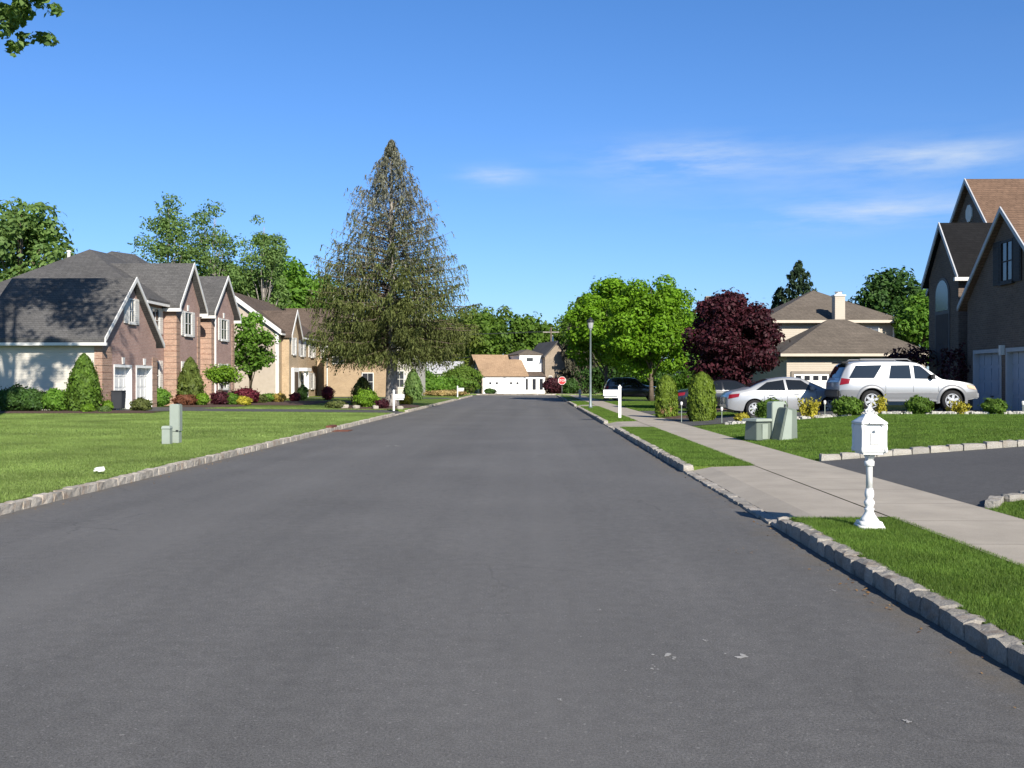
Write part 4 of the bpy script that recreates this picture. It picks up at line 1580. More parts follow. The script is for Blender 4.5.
suv.side('side_moulding', [(1.7, 0.66), (3.66, 0.66)], [(1.7, 0.70), (3.66, 0.70)], plain('moulding', (0.25, 0.25, 0.26), 0.5), 0.03, nr=3)
for xw in suv_spec['wx']:       # flared arches
    for sd in (-1, 1):
        q = MB()
        rows = []
        for k in range(19):
            a = math.pi * (-0.06 + 1.12 * k / 18)
            r0, r1 = 0.475, 0.575
            row = []
            for r_, o_ in ((r0, 0.045), (r0 + 0.03, 0.05), (r1, 0.03), (r1 + 0.03, 0.002)):
                x, z = xw + r_ * math.cos(a), 0.39 + r_ * math.sin(a)
                row.append((x, sd * (suv.yf(min(max(x, 0.05), 5.1), max(z, 0.42)) + o_), z))
            rows.append(row)
        q.grid(rows)
        q.build('wheel_arch', silver_low, suv.root, smooth=True)
suv.over('windscreen', 3.16, 3.78, car_glass, 0.93, 0.95)
suv.over('rear_window', 0.08, 0.33, car_glass, 0.85, 0.86, 0.014)
for sd in (-1, 1):
    q = MB()
    q.tube([(0.75, sd * 0.68, 1.875), (0.85, sd * 0.68, 1.95), (2.6, sd * 0.68, 1.95), (2.75, sd * 0.68, 1.86)], 0.022, 8)
    q.build('roof_rail', silver_low, suv.root, smooth=True)
    a, b = sorted((sd * 0.88, sd * 1.06))
    MB().box(1.75, 3.6, a, b, 0.36, 0.42).build('running_board', silver_low, suv.root, bevel=0.02)
q = MB().box(0.16, 0.42, -0.66, 0.66, 1.80, 1.86)
q.build('rear_spoiler', black_trim, suv.root, bevel=0.02)
suv.side('taillight', [(0.03, 0.98), (0.34, 1.03)], [(0.10, 1.24), (0.40, 1.20)], red_lens, 0.014)
suv.side('headlight', [(4.78, 0.86), (5.12, 0.80)], [(4.72, 1.00), (5.06, 0.93)], clear_lens, 0.014)
MB().box(-0.06, 0.16, -0.86, 0.86, 0.52, 0.80).build('rear_bumper', black_trim, suv.root, bevel=0.04)
MB().box(5.02, 5.24, -0.84, 0.84, 0.46, 0.72).build('front_bumper', silver_low, suv.root, bevel=0.05)
suv.mirrors(3.42, 1.22, black_trim)
suv.handles((1.98, 2.98), 1.07, silver_low)
suv.seams((1.70, 2.73, 3.66), 0.72, 1.2)

# --- silver saloon
sedan_spec = dict(L=4.82, W=1.82, sill=0.26, wr=0.335, wx=(0.98, 3.78), nose=0.16, gap=0.055, tumble=0.27, spokes=7, spw=0.03,
                  top=[(0, 0.74), (0.03, 0.86), (0.12, 0.97), (0.30, 1.02), (0.62, 1.06), (0.85, 1.12), (1.2, 1.27), (1.6, 1.40), (2.1, 1.46), (2.5, 1.455), (2.85, 1.40),
                       (3.3, 1.17), (3.62, 1.01), (3.75, 0.97), (4.2, 0.90), (4.55, 0.81), (4.74, 0.70), (4.82, 0.56)],
                  belt=[(0, 0.72), (0.15, 0.90), (0.8, 0.96), (2.2, 0.93), (3.4, 0.90), (4.2, 0.82), (4.6, 0.72), (4.82, 0.52)])


def finish_sedan(c, glassm, lens=True):
    c.side('side_window', [(1.05, 1.03), (2.15, 0.985)], [(1.50, 1.31), (2.12, 1.385)], glassm)
    c.side('side_window', [(2.24, 0.985), (3.33, 0.965)], [(2.21, 1.39), (2.78, 1.345)], glassm)
    c.over('windscreen', 2.86, 3.58, glassm, 0.94, 0.96)
    c.over('rear_window', 0.88, 1.58, glassm, 0.92, 0.88)
    c.side('taillight', [(0.03, 0.74), (0.40, 0.80)], [(0.08, 0.90), (0.45, 0.93)], red_lens, 0.012)
    c.side('headlight', [(4.25, 0.66), (4.72, 0.58)], [(4.20, 0.78), (4.66, 0.70)], clear_lens, 0.012)
    c.mirrors(3.12, 0.97, c.s['paint'])
    c.handles((1.62, 2.55), 0.83, c.s['paint'])
    c.seams((1.35, 2.2, 3.3), 0.34, 0.92)
    c.side('side_window_trim', [(1.02, 1.012), (3.36, 0.945)], [(1.03, 1.028), (3.36, 0.962)], alloy, 0.012, nr=3, nc=24)
    MB().box(-0.035, 0.12, -0.68, 0.68, 0.38, 0.56).build('rear_bumper', c.s['paint'], c.root, bevel=0.04)


sx = X(728, 37.5)
sedan_spec['paint'] = silver_paint
za, zb_ = H(sx + 0.98, 38.4) + 0.012, H(sx + 3.78, 38.4) + 0.012
pt = math.atan2(zb_ - za, 2.8)
sedan = Car('silver_sedan', 'silver four-door sedan parked on the driveway behind the green utility boxes', 'car', (sx, 38.4, za - 0.98 * math.tan(pt)), 0.0, sedan_spec, silver_paint, pitch=-pt)
finish_sedan(sedan, car_glass)
dk = dict(sedan_spec)
dk['paint'] = black_paint
dx0 = X(673, 47.0)
za, zb_ = H(dx0 + 0.98, 47) + 0.012, H(dx0 + 3.78, 47) + 0.012
pt = math.atan2(zb_ - za, 2.8)
dark = Car('dark_sedan', 'black sedan with pale wheels half hidden behind the upright evergreens', 'car', (dx0, 47.0, za - 0.98 * math.tan(pt)), 0.0, dk, black_paint, pitch=-pt)
finish_sedan(dark, car_glass)
# --- dark pickup-like SUV under the maples
van_spec = dict(suv_spec)
van_spec.update(L=4.6, wx=(0.95, 3.6), wr=0.36, sill=0.36, nose=0.12,
                top=[(0, 0.95), (0.05, 1.12), (0.2, 1.45), (0.4, 1.66), (0.8, 1.72), (1.9, 1.72), (2.3, 1.66), (2.85, 1.25), (3.1, 1.12), (3.9, 1.05), (4.4, 0.96), (4.55, 0.8), (4.6, 0.66)],
                belt=[(0, 0.93), (0.3, 1.06), (2.8, 1.04), (3.9, 0.96), (4.4, 0.85), (4.6, 0.62)])
van = Car('dark_suv', 'navy SUV in deep shade under the bright green maples', 'suv', (5.5, 76.2, H(6, 76) + 0.012), 0.0, van_spec, navy_paint)
van.side('side_window', [(0.4, 1.1), (1.25, 1.1)], [(0.55, 1.55), (1.25, 1.58)], car_glass)
van.side('side_window', [(1.35, 1.1), (2.68, 1.08)], [(1.35, 1.58), (2.2, 1.56)], car_glass)
van.over('windscreen', 2.34, 2.82, car_glass)
van.over('rear_window', 0.1, 0.38, car_glass)
van.side('taillight', [(0.05, 0.9), (0.25, 0.93)], [(0.1, 1.1), (0.28, 1.1)], red_lens, 0.012)
van.side('headlight', [(4.2, 0.75), (4.52, 0.7)], [(4.15, 0.88), (4.46, 0.82)], clear_lens, 0.012)
van.mirrors(2.6, 1.08, black_trim)
van.handles((1.5, 2.3), 0.95, black_trim)

# ================================================================= street furniture
# ornate cast mailbox on the verge
mb_y = 10.2
mb_x = X(867, mb_y)
mbx = empty('ornate_mailbox', 'ornate white cast mailbox with finial on a turned pedestal post in the verge', 'mailbox', (mb_x, mb_y, 0.115))
mbx.scale = (0.93, 0.93, 0.97)
p = MB()
p.taper(-0.135, 0.135, -0.135, 0.135, 0.0, 0.035, 0.012, 0.012)
p.taper(-0.12, 0.12, -0.12, 0.12, 0.035, 0.075, 0.015, 0.015)
p.lathe([(0.108, 0.075), (0.085, 0.105), (0.06, 0.14), (0.045, 0.175), (0.052, 0.19), (0.052, 0.205), (0.038, 0.215), (0.05, 0.24), (0.058, 0.262), (0.05, 0.285),
         (0.036, 0.305), (0.047, 0.33), (0.05, 0.35), (0.047, 0.385), (0.039, 0.40), (0.041, 0.41)], n=20)
p.build('pedestal', white, mbx, smooth=True)
p = MB()
p.lathe([(0.036, 0.41), (0.034, 0.64), (0.036, 0.645), (0.052, 0.65), (0.052, 0.70), (0.036, 0.705), (0.032, 0.78)], n=18)
p.build('post', white, mbx, smooth=True)
p = MB()
p.prism([(-0.11, 0.775), (-0.03, 0.70), (0.0, 0.70), (0.0, 0.775)], 'x', -0.03, 0.03)
p.prism([(0.11, 0.775), (0.03, 0.70), (0.0, 0.70), (0.0, 0.775)], 'x', -0.03, 0.03)
p.box(-0.11, 0.11, -0.14, 0.14, 0.776, 0.79)
p.build('bracket', white, mbx)
bx = MB().box(-0.125, 0.125, -0.16, 0.16, 0.792, 1.085).build('box', white, mbx, bevel=0.012)
q = MB()
q.box(-0.105, 0.105, -0.172, -0.161, 0.83, 1.05)
q.box(-0.05, 0.05, -0.180, -0.173, 0.88, 1.0)
d = q.build('door', white, mbx, bevel=0.004)
q = MB()
q.lathe([(0.012, -0.03), (0.018, -0.02), (0.012, 0.0)], (0.0, -0.183, 1.025), 12, 'y')
q.build('knob', white, d)
for sx_ in (-1, 1):
    for sy in (-1, 1):
        q = MB()
        q.lathe([(0.016, 0.792), (0.02, 0.83), (0.013, 0.86), (0.013, 1.02), (0.02, 1.05), (0.016, 1.084)], (sx_ * 0.124, sy * 0.158, 0), 10)
        q.build('corner_column', white, mbx, smooth=True)
q = MB()
q.taper(-0.138, 0.138, -0.176, 0.176, 1.087, 1.105, -0.006, -0.006)
q.taper(-0.142, 0.142, -0.18, 0.18, 1.105, 1.18, 0.082, 0.12)
q.box(-0.066, 0.066, -0.066, 0.066, 1.168, 1.19)
rf = q.build('roof', white, mbx, bevel=0.006)
q = MB()
q.lathe([(0.055, 1.19), (0.03, 1.205), (0.022, 1.215), (0.035, 1.23), (0.032, 1.245), (0.014, 1.262), (0.006, 1.29)], n=14)
for k in range(4):
    a = math.pi / 2 * k + 0.6
    q.tube([(0.03 * math.cos(a), 0.03 * math.sin(a), 1.2), (0.07 * math.cos(a), 0.07 * math.sin(a), 1.215), (0.05 * math.cos(a), 0.05 * math.sin(a), 1.235)], 0.01, 6)
q.build('finial', white, rf, smooth=True)
q = MB()
q.tube([(-0.06, -0.188, 1.10), (0.075, -0.188, 1.10), (0.095, -0.188, 1.08)], 0.011, 8)
q.build('flag', plain('flag_grey', (0.42, 0.43, 0.44), 0.4, 0.3), mbx)


def post_mailbox(label, x, y, ht, arm, s=1.0, zz=None):
    """white timber post with a long box pointing along arm (+1 or -1 in x)"""
    r_ = empty('post_mailbox', label, 'mailbox', (x, y, H(x, y) if zz is None else zz))
    q = MB()
    q.box(-0.055 * s, 0.055 * s, -0.055 * s, 0.055 * s, 0, ht - 0.08)
    q.taper(-0.07 * s, 0.07 * s, -0.07 * s, 0.07 * s, ht - 0.08, ht - 0.05, 0.0, 0.0)
    q.taper(-0.055 * s, 0.055 * s, -0.055 * s, 0.055 * s, ht - 0.05, ht + 0.03, 0.05 * s, 0.05 * s)
    q.build('post', white, r_)
    q = MB()
    a, b = sorted((arm * 0.056 * s, arm * 0.62 * s))
    q.box(a, b, -0.045 * s, 0.045 * s, ht - 0.50, ht - 0.42)
    a2, b2 = sorted((arm * 0.056 * s, arm * 0.3 * s))
    q.build('arm', white, r_)
    q = MB()
    n = 10
    w, hh = 0.11 * s, 0.16 * s
    poly = [(-w, 0), (w, 0)] + [(w * math.cos(math.pi * k / n), hh + w * 0.8 * math.sin(math.pi * k / n)) for k in range(n + 1)]
    a, b = sorted((arm * 0.08 * s, arm * 0.66 * s))
    q.prism([(u, v + ht - 0.418) for u, v in poly], 'x', a, b)
    bo = q.build('box', white, r_)
    a, b = sorted((arm * 0.3 * s, arm * 0.45 * s))
    MB().box(a, b, -w - 0.02, -w - 0.005, ht - 0.30, ht - 0.26).build('flag', plain('flag_red', (0.6, 0.5, 0.48), 0.5), r_)
    return r_


post_mailbox('white post mailbox on the grass strip near the street lamp', 3.52, 40.2, 1.32, -1, 1.0)
post_mailbox('white post mailbox at the mulch bed before the spruce trunk', -6.95, 50.2, 1.05, 1, 0.8)
post_mailbox('small pale mailbox by the far hedge near the end of the street', -7.0, 94.0, 1.05, 1, 0.9)

# street lamp
lp = empty('street_lamp', 'slim grey street lamp with dark lantern head standing on the grass strip', 'street lamp', (3.2, 54.8, 0.115))
q = MB()
q.lathe([(0.11, 0), (0.11, 0.12), (0.075, 0.2), (0.06, 1.0), (0.045, 4.25), (0.06, 4.27), (0.06, 4.33)], n=14)
q.build('pole', pole_m, lp, smooth=True)
q = MB()
q.lathe([(0.07, 4.33), (0.12, 4.40), (0.17, 4.70), (0.15, 4.72)], n=8)
q.build('lantern_glass', plain('lantern_glass', (0.35, 0.36, 0.36), 0.2), lp)
q = MB()
q.lathe([(0.21, 4.72), (0.22, 4.75), (0.12, 4.88), (0.05, 4.93), (0.025, 5.02)], n=12)
q.build('lantern_cap', dark_metal, lp, smooth=True)

# stop sign
st = empty('stop_sign', 'red octagonal stop sign on a thin post at the end of the street', 'road sign', (3.0, 100, 0.115))
MB().box(-0.03, 0.03, -0.03, 0.03, 0, 2.0).build('post', plain('sign_post', (0.12, 0.13, 0.12), 0.5, 0.4), st)


def octa(r_):
    return [(r_ * math.cos(R(22.5 + 45 * k)), 1.55 + r_ * math.sin(R(22.5 + 45 * k))) for k in range(8)]


pl = MB().prism(octa(0.42), 'y', -0.05, -0.035).build('sign_plate', white, st)
MB().prism(octa(0.385), 'y', -0.056, -0.051).build('red_face', sign_red, pl)
cu = bpy.data.curves.new('stop_text', 'FONT')
cu.body = 'STOP'
cu.align_x = 'CENTER'
cu.align_y = 'CENTER'
cu.size = 0.32
cu.extrude = 0.002
to = bpy.data.objects.new('stop_text', cu)
col.objects.link(to)
bpy.context.view_layer.update()
me = bpy.data.meshes.new_from_object(to.evaluated_get(bpy.context.evaluated_depsgraph_get()))
bpy.data.objects.remove(to)
me.materials.clear()
me.materials.append(white)
lt = bpy.data.objects.new('lettering', me)
col.objects.link(lt)
lt.parent = pl
lt.location = (0, -0.06, 1.55)
lt.rotation_euler = (R(90), 0, 0)

# green utility boxes beside the sidewalk
ub = empty('utility_cabinet', 'leaning green utility cabinet with one sloping dark side, behind its low neighbour', 'utility box', (X(786, 24.6), 24.6, 0.15), R(14))
ub.scale = (0.93, 0.93, 0.95)
m = MB()
m.prism([(-0.34, 0.0), (0.19, 0.0), (0.17, 0.80), (-0.10, 0.86), (-0.14, 0.84)], 'y', -0.20, 0.24)
m.build('body', green_metal, ub, bevel=0.015)
m = MB()
m.prism([(-0.28, 0.02), (0.0, 0.02), (0.02, 0.78), (-0.11, 0.82)], 'y', -0.222, -0.203)
m.build('door', pale_metal, ub)
m = MB()
m.prism([(-0.30, 0.0), (0.12, 0.0), (0.12, 0.95), (0.05, 1.0), (-0.26, 1.0), (-0.30, 0.95)], 'y', 0.26, 0.58)
m.build('rear_box', pale_metal, ub, bevel=0.015)
MB().box(0.04, 0.09, 0.235, 0.258, 0.86, 0.93).build('latch', dark_metal, ub)
lb = empty('utility_box', 'low wide green utility box with an overhanging flat lid', 'utility box', (X(760, 24.6), 24.9, 0.15), R(30))
m = MB()
m.taper(-0.26, 0.26, -0.22, 0.22, 0.0, 0.46, 0.02, 0.02)
m.build('body', green_metal, lb, bevel=0.012)
MB().taper(-0.31, 0.31, -0.27, 0.27, 0.462, 0.53, 0.02, 0.02).build('lid', pale_metal, lb, bevel=0.012)
MB().box(-0.08, 0.10, -0.233, -0.221, 0.03, 0.40).build('door', pale_metal, lb)
# pale pedestals on the far lawn
pb = empty('cable_pedestal', 'tall narrow pale green cable pedestal standing on the lawn', 'utility box', (X(173.5, 23.6), 23.6, H(-8.5, 23)))
MB().box(-0.105, 0.105, -0.105, 0.105, 0, 0.27).build('base', pale_metal, pb, bevel=0.01)
MB().box(-0.118, 0.118, -0.118, 0.118, 0.272, 0.93).build('cover', pale_metal, pb, bevel=0.02)
MB().box(0.04, 0.10, -0.128, -0.119, 0.29, 0.32).build('latch', dark_metal, pb)
sb = empty('cable_pedestal', 'short pale green cable pedestal beside the taller one on the lawn', 'utility box', (X(164.5, 23.2), 23.2, H(-8.5, 23)))
MB().box(-0.095, 0.095, -0.095, 0.095, 0, 0.36).build('body', pale_metal, sb, bevel=0.01)
MB().taper(-0.11, 0.11, -0.11, 0.11, 0.362, 0.43, 0.02, 0.02).build('cap', pale_metal, sb, bevel=0.01)

# storm drain inlet in the kerb
dr = empty('storm_drain', 'rusty iron storm drain inlet set into the granite kerb', 'drain', (-6.42, 32.1, 0.0))
MB().box(-0.14, 0.05, -0.45, 0.45, 0.0, 0.185).build('curb_plate', rust, dr, bevel=0.015)
q = MB()
for k in range(7):
    q.box(0.08, 0.55, -0.42 + k * 0.125, -0.36 + k * 0.125, 0.004, 0.02)
q.box(0.06, 0.08, -0.45, 0.45, 0.004, 0.022)
q.box(0.55, 0.57, -0.45, 0.45, 0.004, 0.022)
q.build('grate', rust, dr)
# wheelie bin by the garage
wb = empty('wheelie_bin', 'dark plastic wheelie bin beside the white garage doors', 'bin', (-20.15, 48.35, GL + 0.01), R(90))
wb.scale = (0.85, 0.85, 0.95)
MB().taper(-0.27, 0.27, -0.27, 0.27, 0.05, 0.92, -0.05, -0.05).build('body', plain('bin_grey', (0.03, 0.034, 0.042), 0.6), wb, bevel=0.03)
MB().box(-0.33, 0.33, -0.34, 0.36, 0.922, 0.99).build('lid', plain('bin_lid', (0.025, 0.028, 0.034), 0.55), wb, bevel=0.03)
for sd in (-1, 1):
    MB().lathe([(0.1, -0.03), (0.1, 0.03)], (sd * 0.24, 0.3, 0.1), 14, 'y').build('wheel', rubber, wb)
# crumpled scrap of paper on the lawn
rngp = np.random.default_rng(5)
P = CP.copy() + rngp.normal(scale=0.3, size=CP.shape)
P = P * np.array([0.06, 0.04, 0.03])
m = MB()
m.add(P, CF)
o = m.build('paper_scrap', white)
o.location = (X(96, 15.8), 15.8, 0.2)
tag(o, 'crumpled white scrap of paper lying on the lawn by the kerb', 'litter')


def path_light(label, x, y, h=0.5):
    r_ = empty('path_light', label, 'garden light', (x, y, H(x, y)), 0, 'garden lights along the planting bed')
    MB().lathe([(0.014, 0), (0.014, h)], n=8).build('stake', pale_metal, r_)
    MB().lathe([(0.03, h), (0.045, h + 0.05), (0.045, h + 0.10), (0.02, h + 0.13)], n=10).build('lamp_head', trimw, r_)


path_light('thin pale garden light between the two upright evergreens', X(681, 36), 36.0, 0.62)
path_light('short garden light by the sedan rear bumper', X(721, 33.6), 33.6, 0.42)
path_light('garden light between yellow shrub and SUV rear bumper', X(823, 32.7), 32.7, 0.42)
path_light('garden light before the shaded garage doors', X(1018, 32.7), 32.7, 0.3)

# ================================================================= planting beds
rng = np.random.default_rng(11)
q = MB()
for k in range(420):
    xx, yy = rng.uniform(6.3, 17), rng.uniform(32.42, 32.8)
    s_ = rng.uniform(0.03, 0.075)
    block(q, (xx, yy, H(xx, yy) + s_ * 0.5), (s_, s_, s_ * 0.8), rng, rng.uniform(0, 3), 0.15)
tag(q.build('white_pebbles', gravel_m, recalc=False), kind='stuff')


def bed(x0, x1, y0, y1, dz=0.012, n=14):
    r_ = np.random.default_rng(int(abs(x0 * 7 + y0)))
    m = MB()
    cx_, cy_ = (x0 + x1) / 2, (y0 + y1) / 2
    pts = []
    for k in range(28):
        a = 2 * math.pi * k / 28
        f = 1 + r_.normal() * 0.04
        ex = abs(math.cos(a)) ** 0.55 * math.copysign(1, math.cos(a))
        ey = abs(math.sin(a)) ** 0.55 * math.copysign(1, math.sin(a))
        x, y = cx_ + ex * (x1 - x0) / 2 * f, cy_ + ey * (y1 - y0) / 2 * f
        pts.append((x, y, H(x, y) + dz))
    vs = [(cx_, cy_, H(cx_, cy_) + dz + 0.05)] + [(p_[0] * 0.8 + cx_ * 0.2, p_[1] * 0.8 + cy_ * 0.2, p_[2] + 0.05) for p_ in pts] + pts
    fs = []
    for k in range(28):
        k2 = (k + 1) % 28
        fs += [(0, 1 + k, 1 + k2), (1 + k, 29 + k, 29 + k2, 1 + k2)]
    m.add(vs, fs)
    return tag(m.build('mulch_bed', mulch, recalc=False), kind='structure')


bed(-27, -17.0, 43.4, 46.8)
bed(-20.4, -16.3, 54.6, 58.2)
bed(-20.4, -13.5, 58.5, 66.5)
bed(-19.5, -8.2, 66, 70.0)
bed(-10.8, -6.62, 51.6, 62.5)
bed(5.3, 6.6, 39.4, 41.2)
bed(7.8, 11.2, 49.7, 52.5)

S = 'shrubs in the bed along the driveway'
shrub('round_shrub', 'round clipped green shrub behind the low utility box', X(770, 32.8), 32.8, 0.95, 0.70, L_box, n=2500, ls=0.04, seed=1)
shrub('round_shrub', 'round clipped green shrub at the SUV rear wheel', X(845, 32.6), 32.6, 0.92, 0.6, L_box, n=2500, ls=0.04, seed=2)
shrub('round_shrub', 'round clipped green shrub below the SUV front door', X(916, 32.6), 32.6, 0.78, 0.56, L_box, n=2500, ls=0.04, seed=3)
shrub('round_shrub', 'round clipped green shrub before the shaded garage doors', X(990, 32.6), 32.6, 0.74, 0.5, L_box, n=2500, ls=0.04, seed=4)
shrub('yellow_shrub', 'low yellow shrub below the silver sedan rear bumper', X(742, 33.2), 33.2, 0.52, 0.28, L_yel, n=900, ls=0.04, seed=5)
shrub('yellow_shrub', 'tall spiky yellow shrub in front of the sedan bonnet', X(808, 32.8), 32.8, 0.75, 0.68, L_yel, 'spiky', n=1200, ls=0.045, seed=6)
shrub('yellow_shrub', 'narrow spiky yellow shrub by the SUV rear wheel', X(879, 32.6), 32.6, 0.4, 0.62, L_yel, 'spiky', n=500, ls=0.04, seed=7)
shrub('yellow_shrub', 'wide low yellow shrub by the SUV front wheel', X(954, 32.6), 32.6, 0.72, 0.42, L_yel, 'spiky', n=900, ls=0.04, seed=8)
shrub('arborvitae', 'larger upright arborvitae at the mouth of the driveway near the sedan', X(701, 36.2), 36.2, 0.92, 1.72, L_arb, 'column', n=9000, ls=0.06, seed=9)
shrub('arborvitae', 'smaller upright arborvitae with a brown patch, across the driveway mouth', X(666, 40.6), 40.6, 0.84, 1.7, L_arb, 'column', n=7000, ls=0.06, seed=10)
dp = np.random.default_rng(77)
nd = 260
a_ = dp.normal(size=nd) * 0.28 - 1.75
h_ = np.abs(dp.normal(size=nd)) * 0.16 + 0.22
Pd = np.stack([np.cos(a_) * 0.40, np.sin(a_) * 0.40, h_], 1) + dp.normal(scale=0.02, size=(nd, 3))
small_arb = [o for o in bpy.data.objects if o.get('label', '').startswith('smaller upright arborvitae')][0]
np_mesh('dead_patch', leaf_quads(Pd, np.stack([np.cos(a_), np.sin(a_), 0 * a_], 1) + dp.normal(scale=0.3, size=(nd, 3)), 0.05, 0.5, dp, np.array([[0, 0, 1.0]]) + dp.normal(scale=0.3, size=(nd, 3))), 4,
        leaf('dead_sprays', (0.30, 0.17, 0.08), (0.42, 0.27, 0.14), 0.2, 3), small_arb)['label'] = 'brown dead patch low on the evergreen'
shrub('twiggy_shrub', 'dark leafless-looking shrub against the shaded entry wall', X(950, 39.8), 39.8, 1.2, 2.6, L_plum, n=1400, ls=0.07, seed=11, core=False)
broad_tree('weeping_shrub', 'sparse dark red tree whose twigs show above the SUV roof', X(905, 43), 43.0, 2.75, 1.4, 1.9, L_plum, nclump=22, nleaf=700, ls=0.09, cr=0.3, seed=12, trunk_r=0.05, limbs=14)

# left house planting
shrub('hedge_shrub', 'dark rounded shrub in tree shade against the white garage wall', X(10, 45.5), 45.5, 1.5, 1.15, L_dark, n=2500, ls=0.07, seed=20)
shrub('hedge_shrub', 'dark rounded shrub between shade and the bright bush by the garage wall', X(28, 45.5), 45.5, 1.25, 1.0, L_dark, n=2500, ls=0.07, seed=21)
shrub('bright_shrub', 'bright green rounded bush by the conical evergreen at the garage wall', X(52, 45.6), 45.6, 1.15, 1.05, L_mid, n=2500, ls=0.06, seed=22)
shrub('conical_evergreen', 'broad conical evergreen against the white garage wall', X(80, 45.8), 45.8, 1.3, 2.65, L_box, 'cone', n=7000, ls=0.08, seed=23)
shrub('small_shrub', 'small yellow-green shrub in front of the garage quoin', X(104, 46.4), 46.4, 0.5, 0.5, L_lime, n=600, ls=0.05, seed=24)
shrub('small_shrub', 'tiny lime shrub at the front edge of the garage bed', X(84, 44.2), 44.2, 0.55, 0.4, L_lime, n=500, ls=0.05, seed=25)
shrub('small_shrub', 'low bluish shrub at the bed corner beside the lime one', X(101, 44.4), 44.4, 0.5, 0.28, L_cool, n=400, ls=0.05, seed=26)
shrub('small_shrub', 'olive bush beside the driveway before the garage doors', X(138, 46.2), 46.2, 0.95, 0.6, L_olive, n=1200, ls=0.05, seed=27)
shrub('round_shrub', 'green bush at the foot of the recessed brick wall', X(158, 55.6), 55.6, 1.0, 1.0, L_mid, n=1800, ls=0.06, seed=28)
shrub('conical_evergreen', 'slender conical evergreen before the middle gable of the brick house', X(188, 57.8), 57.8, 1.25, 2.75, leaf('young_fir', (0.075, 0.11, 0.02), (0.13, 0.17, 0.035), 0.25, 2.0), 'cone', n=6000, ls=0.10, seed=29)
shrub('rusty_shrub', 'low rust-coloured shrub below the slender evergreen', X(183, 56.6), 56.6, 1.4, 0.65, L_rust, n=1200, ls=0.06, seed=30)
shrub('lime_shrub', 'lime green shrub beside the rust-coloured one', X(200, 57), 57.0, 0.8, 0.7, L_lime, n=900, ls=0.06, seed=31)
shrub('maroon_shrub', 'small dark maroon shrub under the mushroom-shaped tree', X(218, 58), 58.0, 1.1, 0.8, L_plum, n=1100, ls=0.06, seed=32)
shrub('maroon_shrub', 'wide maroon dome shrub before the pale gable wall', X(243, 62), 62.0, 1.75, 0.95, L_maroon, n=2200, ls=0.06, seed=33)
shrub('yellow_shrub', 'yellow shrub in front of the wide maroon dome', X(241, 58.6), 58.6, 1.0, 0.5, L_yel, n=900, ls=0.06, seed=34)
shrub('small_shrub', 'green mound between maroon and yellow shrubs', X(230, 58.3), 58.3, 0.9, 0.7, L_mid, n=900, ls=0.06, seed=35)
shrub('small_shrub', 'pale olive mound before the pale gable wall', X(258, 63), 63.0, 1.0, 0.6, L_olive, n=900, ls=0.06, seed=36)
shrub('small_shrub', 'green mound beside the golden one at the pale gable wall', X(268, 66), 66.0, 1.1, 0.6, L_mid, n=900, ls=0.06, seed=37)
shrub('yellow_shrub', 'golden mound at the corner of the pale gable wall', X(278, 66), 66.0, 0.9, 0.6, leaf('gold_leaves', (0.3, 0.22, 0.05), (0.45, 0.34, 0.08), 0.3, 3), n=700, ls=0.06, seed=38)
shrub('maroon_shrub', 'little maroon shrub at the tan house doorway', X(294, 69), 69.0, 0.75, 0.6, L_maroon, n=700, ls=0.06, seed=39)
shrub('round_shrub', 'dark green upright bush beside the tan house doorway', X(302, 74), 74.0, 0.75, 1.1, L_dark, n=1200, ls=0.06, seed=40)
shrub('maroon_shrub', 'upright maroon bush against the tan brick front', X(327, 76), 76.0, 0.9, 1.05, L_maroon, n=1300, ls=0.06, seed=41)
shrub('lime_shrub', 'bright lime bush in the mulch bed by the spruce', X(366, 55), 55.0, 1.25, 1.0, L_lime, n=2400, ls=0.06, seed=42)
shrub('olive_shrub', 'olive conical shrub behind the bright lime bush', X(362, 60), 60.0, 1.3, 1.7, L_olive, 'cone', n=1500, ls=0.07, seed=43)
shrub('small_shrub', 'olive mound at the near end of the spruce bed', X(336, 53), 53.0, 1.1, 0.4, L_olive, n=700, ls=0.06, seed=44, z=H(-10, 53))
shrub('small_shrub', 'dark maroon mound among the rocks of the spruce bed', X(382, 53), 53.0, 0.7, 0.5, L_plum, n=600, ls=0.06, seed=45)
shrub('yellow_shrub', 'small yellow shrub beyond the mailbox of the spruce bed', X(406, 62), 62.0, 0.8, 0.6, L_yel, n=700, ls=0.06, seed=46)
shrub('blue_spruce', 'little bluish spruce at the white gabled corner', X(413, 78), 78.0, 1.3, 2.4, L_cool, 'cone', n=2500, ls=0.1, seed=47)
rng = np.random.default_rng(21)
for i, (px_, yy, w) in enumerate(((344, 52.8, 0.5), (356, 52.6, 0.42), (375, 52.4, 0.45), (400, 52.2, 0.4))):
    q = MB()
    block(q, (0, 0, w * 0.25), (w * 0.55, w * 0.4, w * 0.32), rng, i, 0.14)
    o = q.build('landscape_rock', stone('field_stone', (0.30, 0.27, 0.23), (0.42, 0.38, 0.32)), smooth=True)
    o.scale = (0.75, 0.75, 0.8)
    o.location = (X(px_, yy), yy, H(X(px_, yy), yy))
    tag(o, ['flat pale rock at the near end of the spruce bed', 'pale rock beside the bright lime bush', 'rounded pale rock before the spruce trunk', 'pale rock at the foot of the white post mailbox by the spruce'][i], 'rock')
broad_tree('mushroom_tree', 'small clipped mushroom-shaped tree before the third brick gable', X(220, 59.5), 59.5, 2.35, 1.25, 1.25, L_lime, nclump=34, nleaf=5000, ls=0.07, cr=0.34, seed=50, trunk_r=0.06, limbs=8)

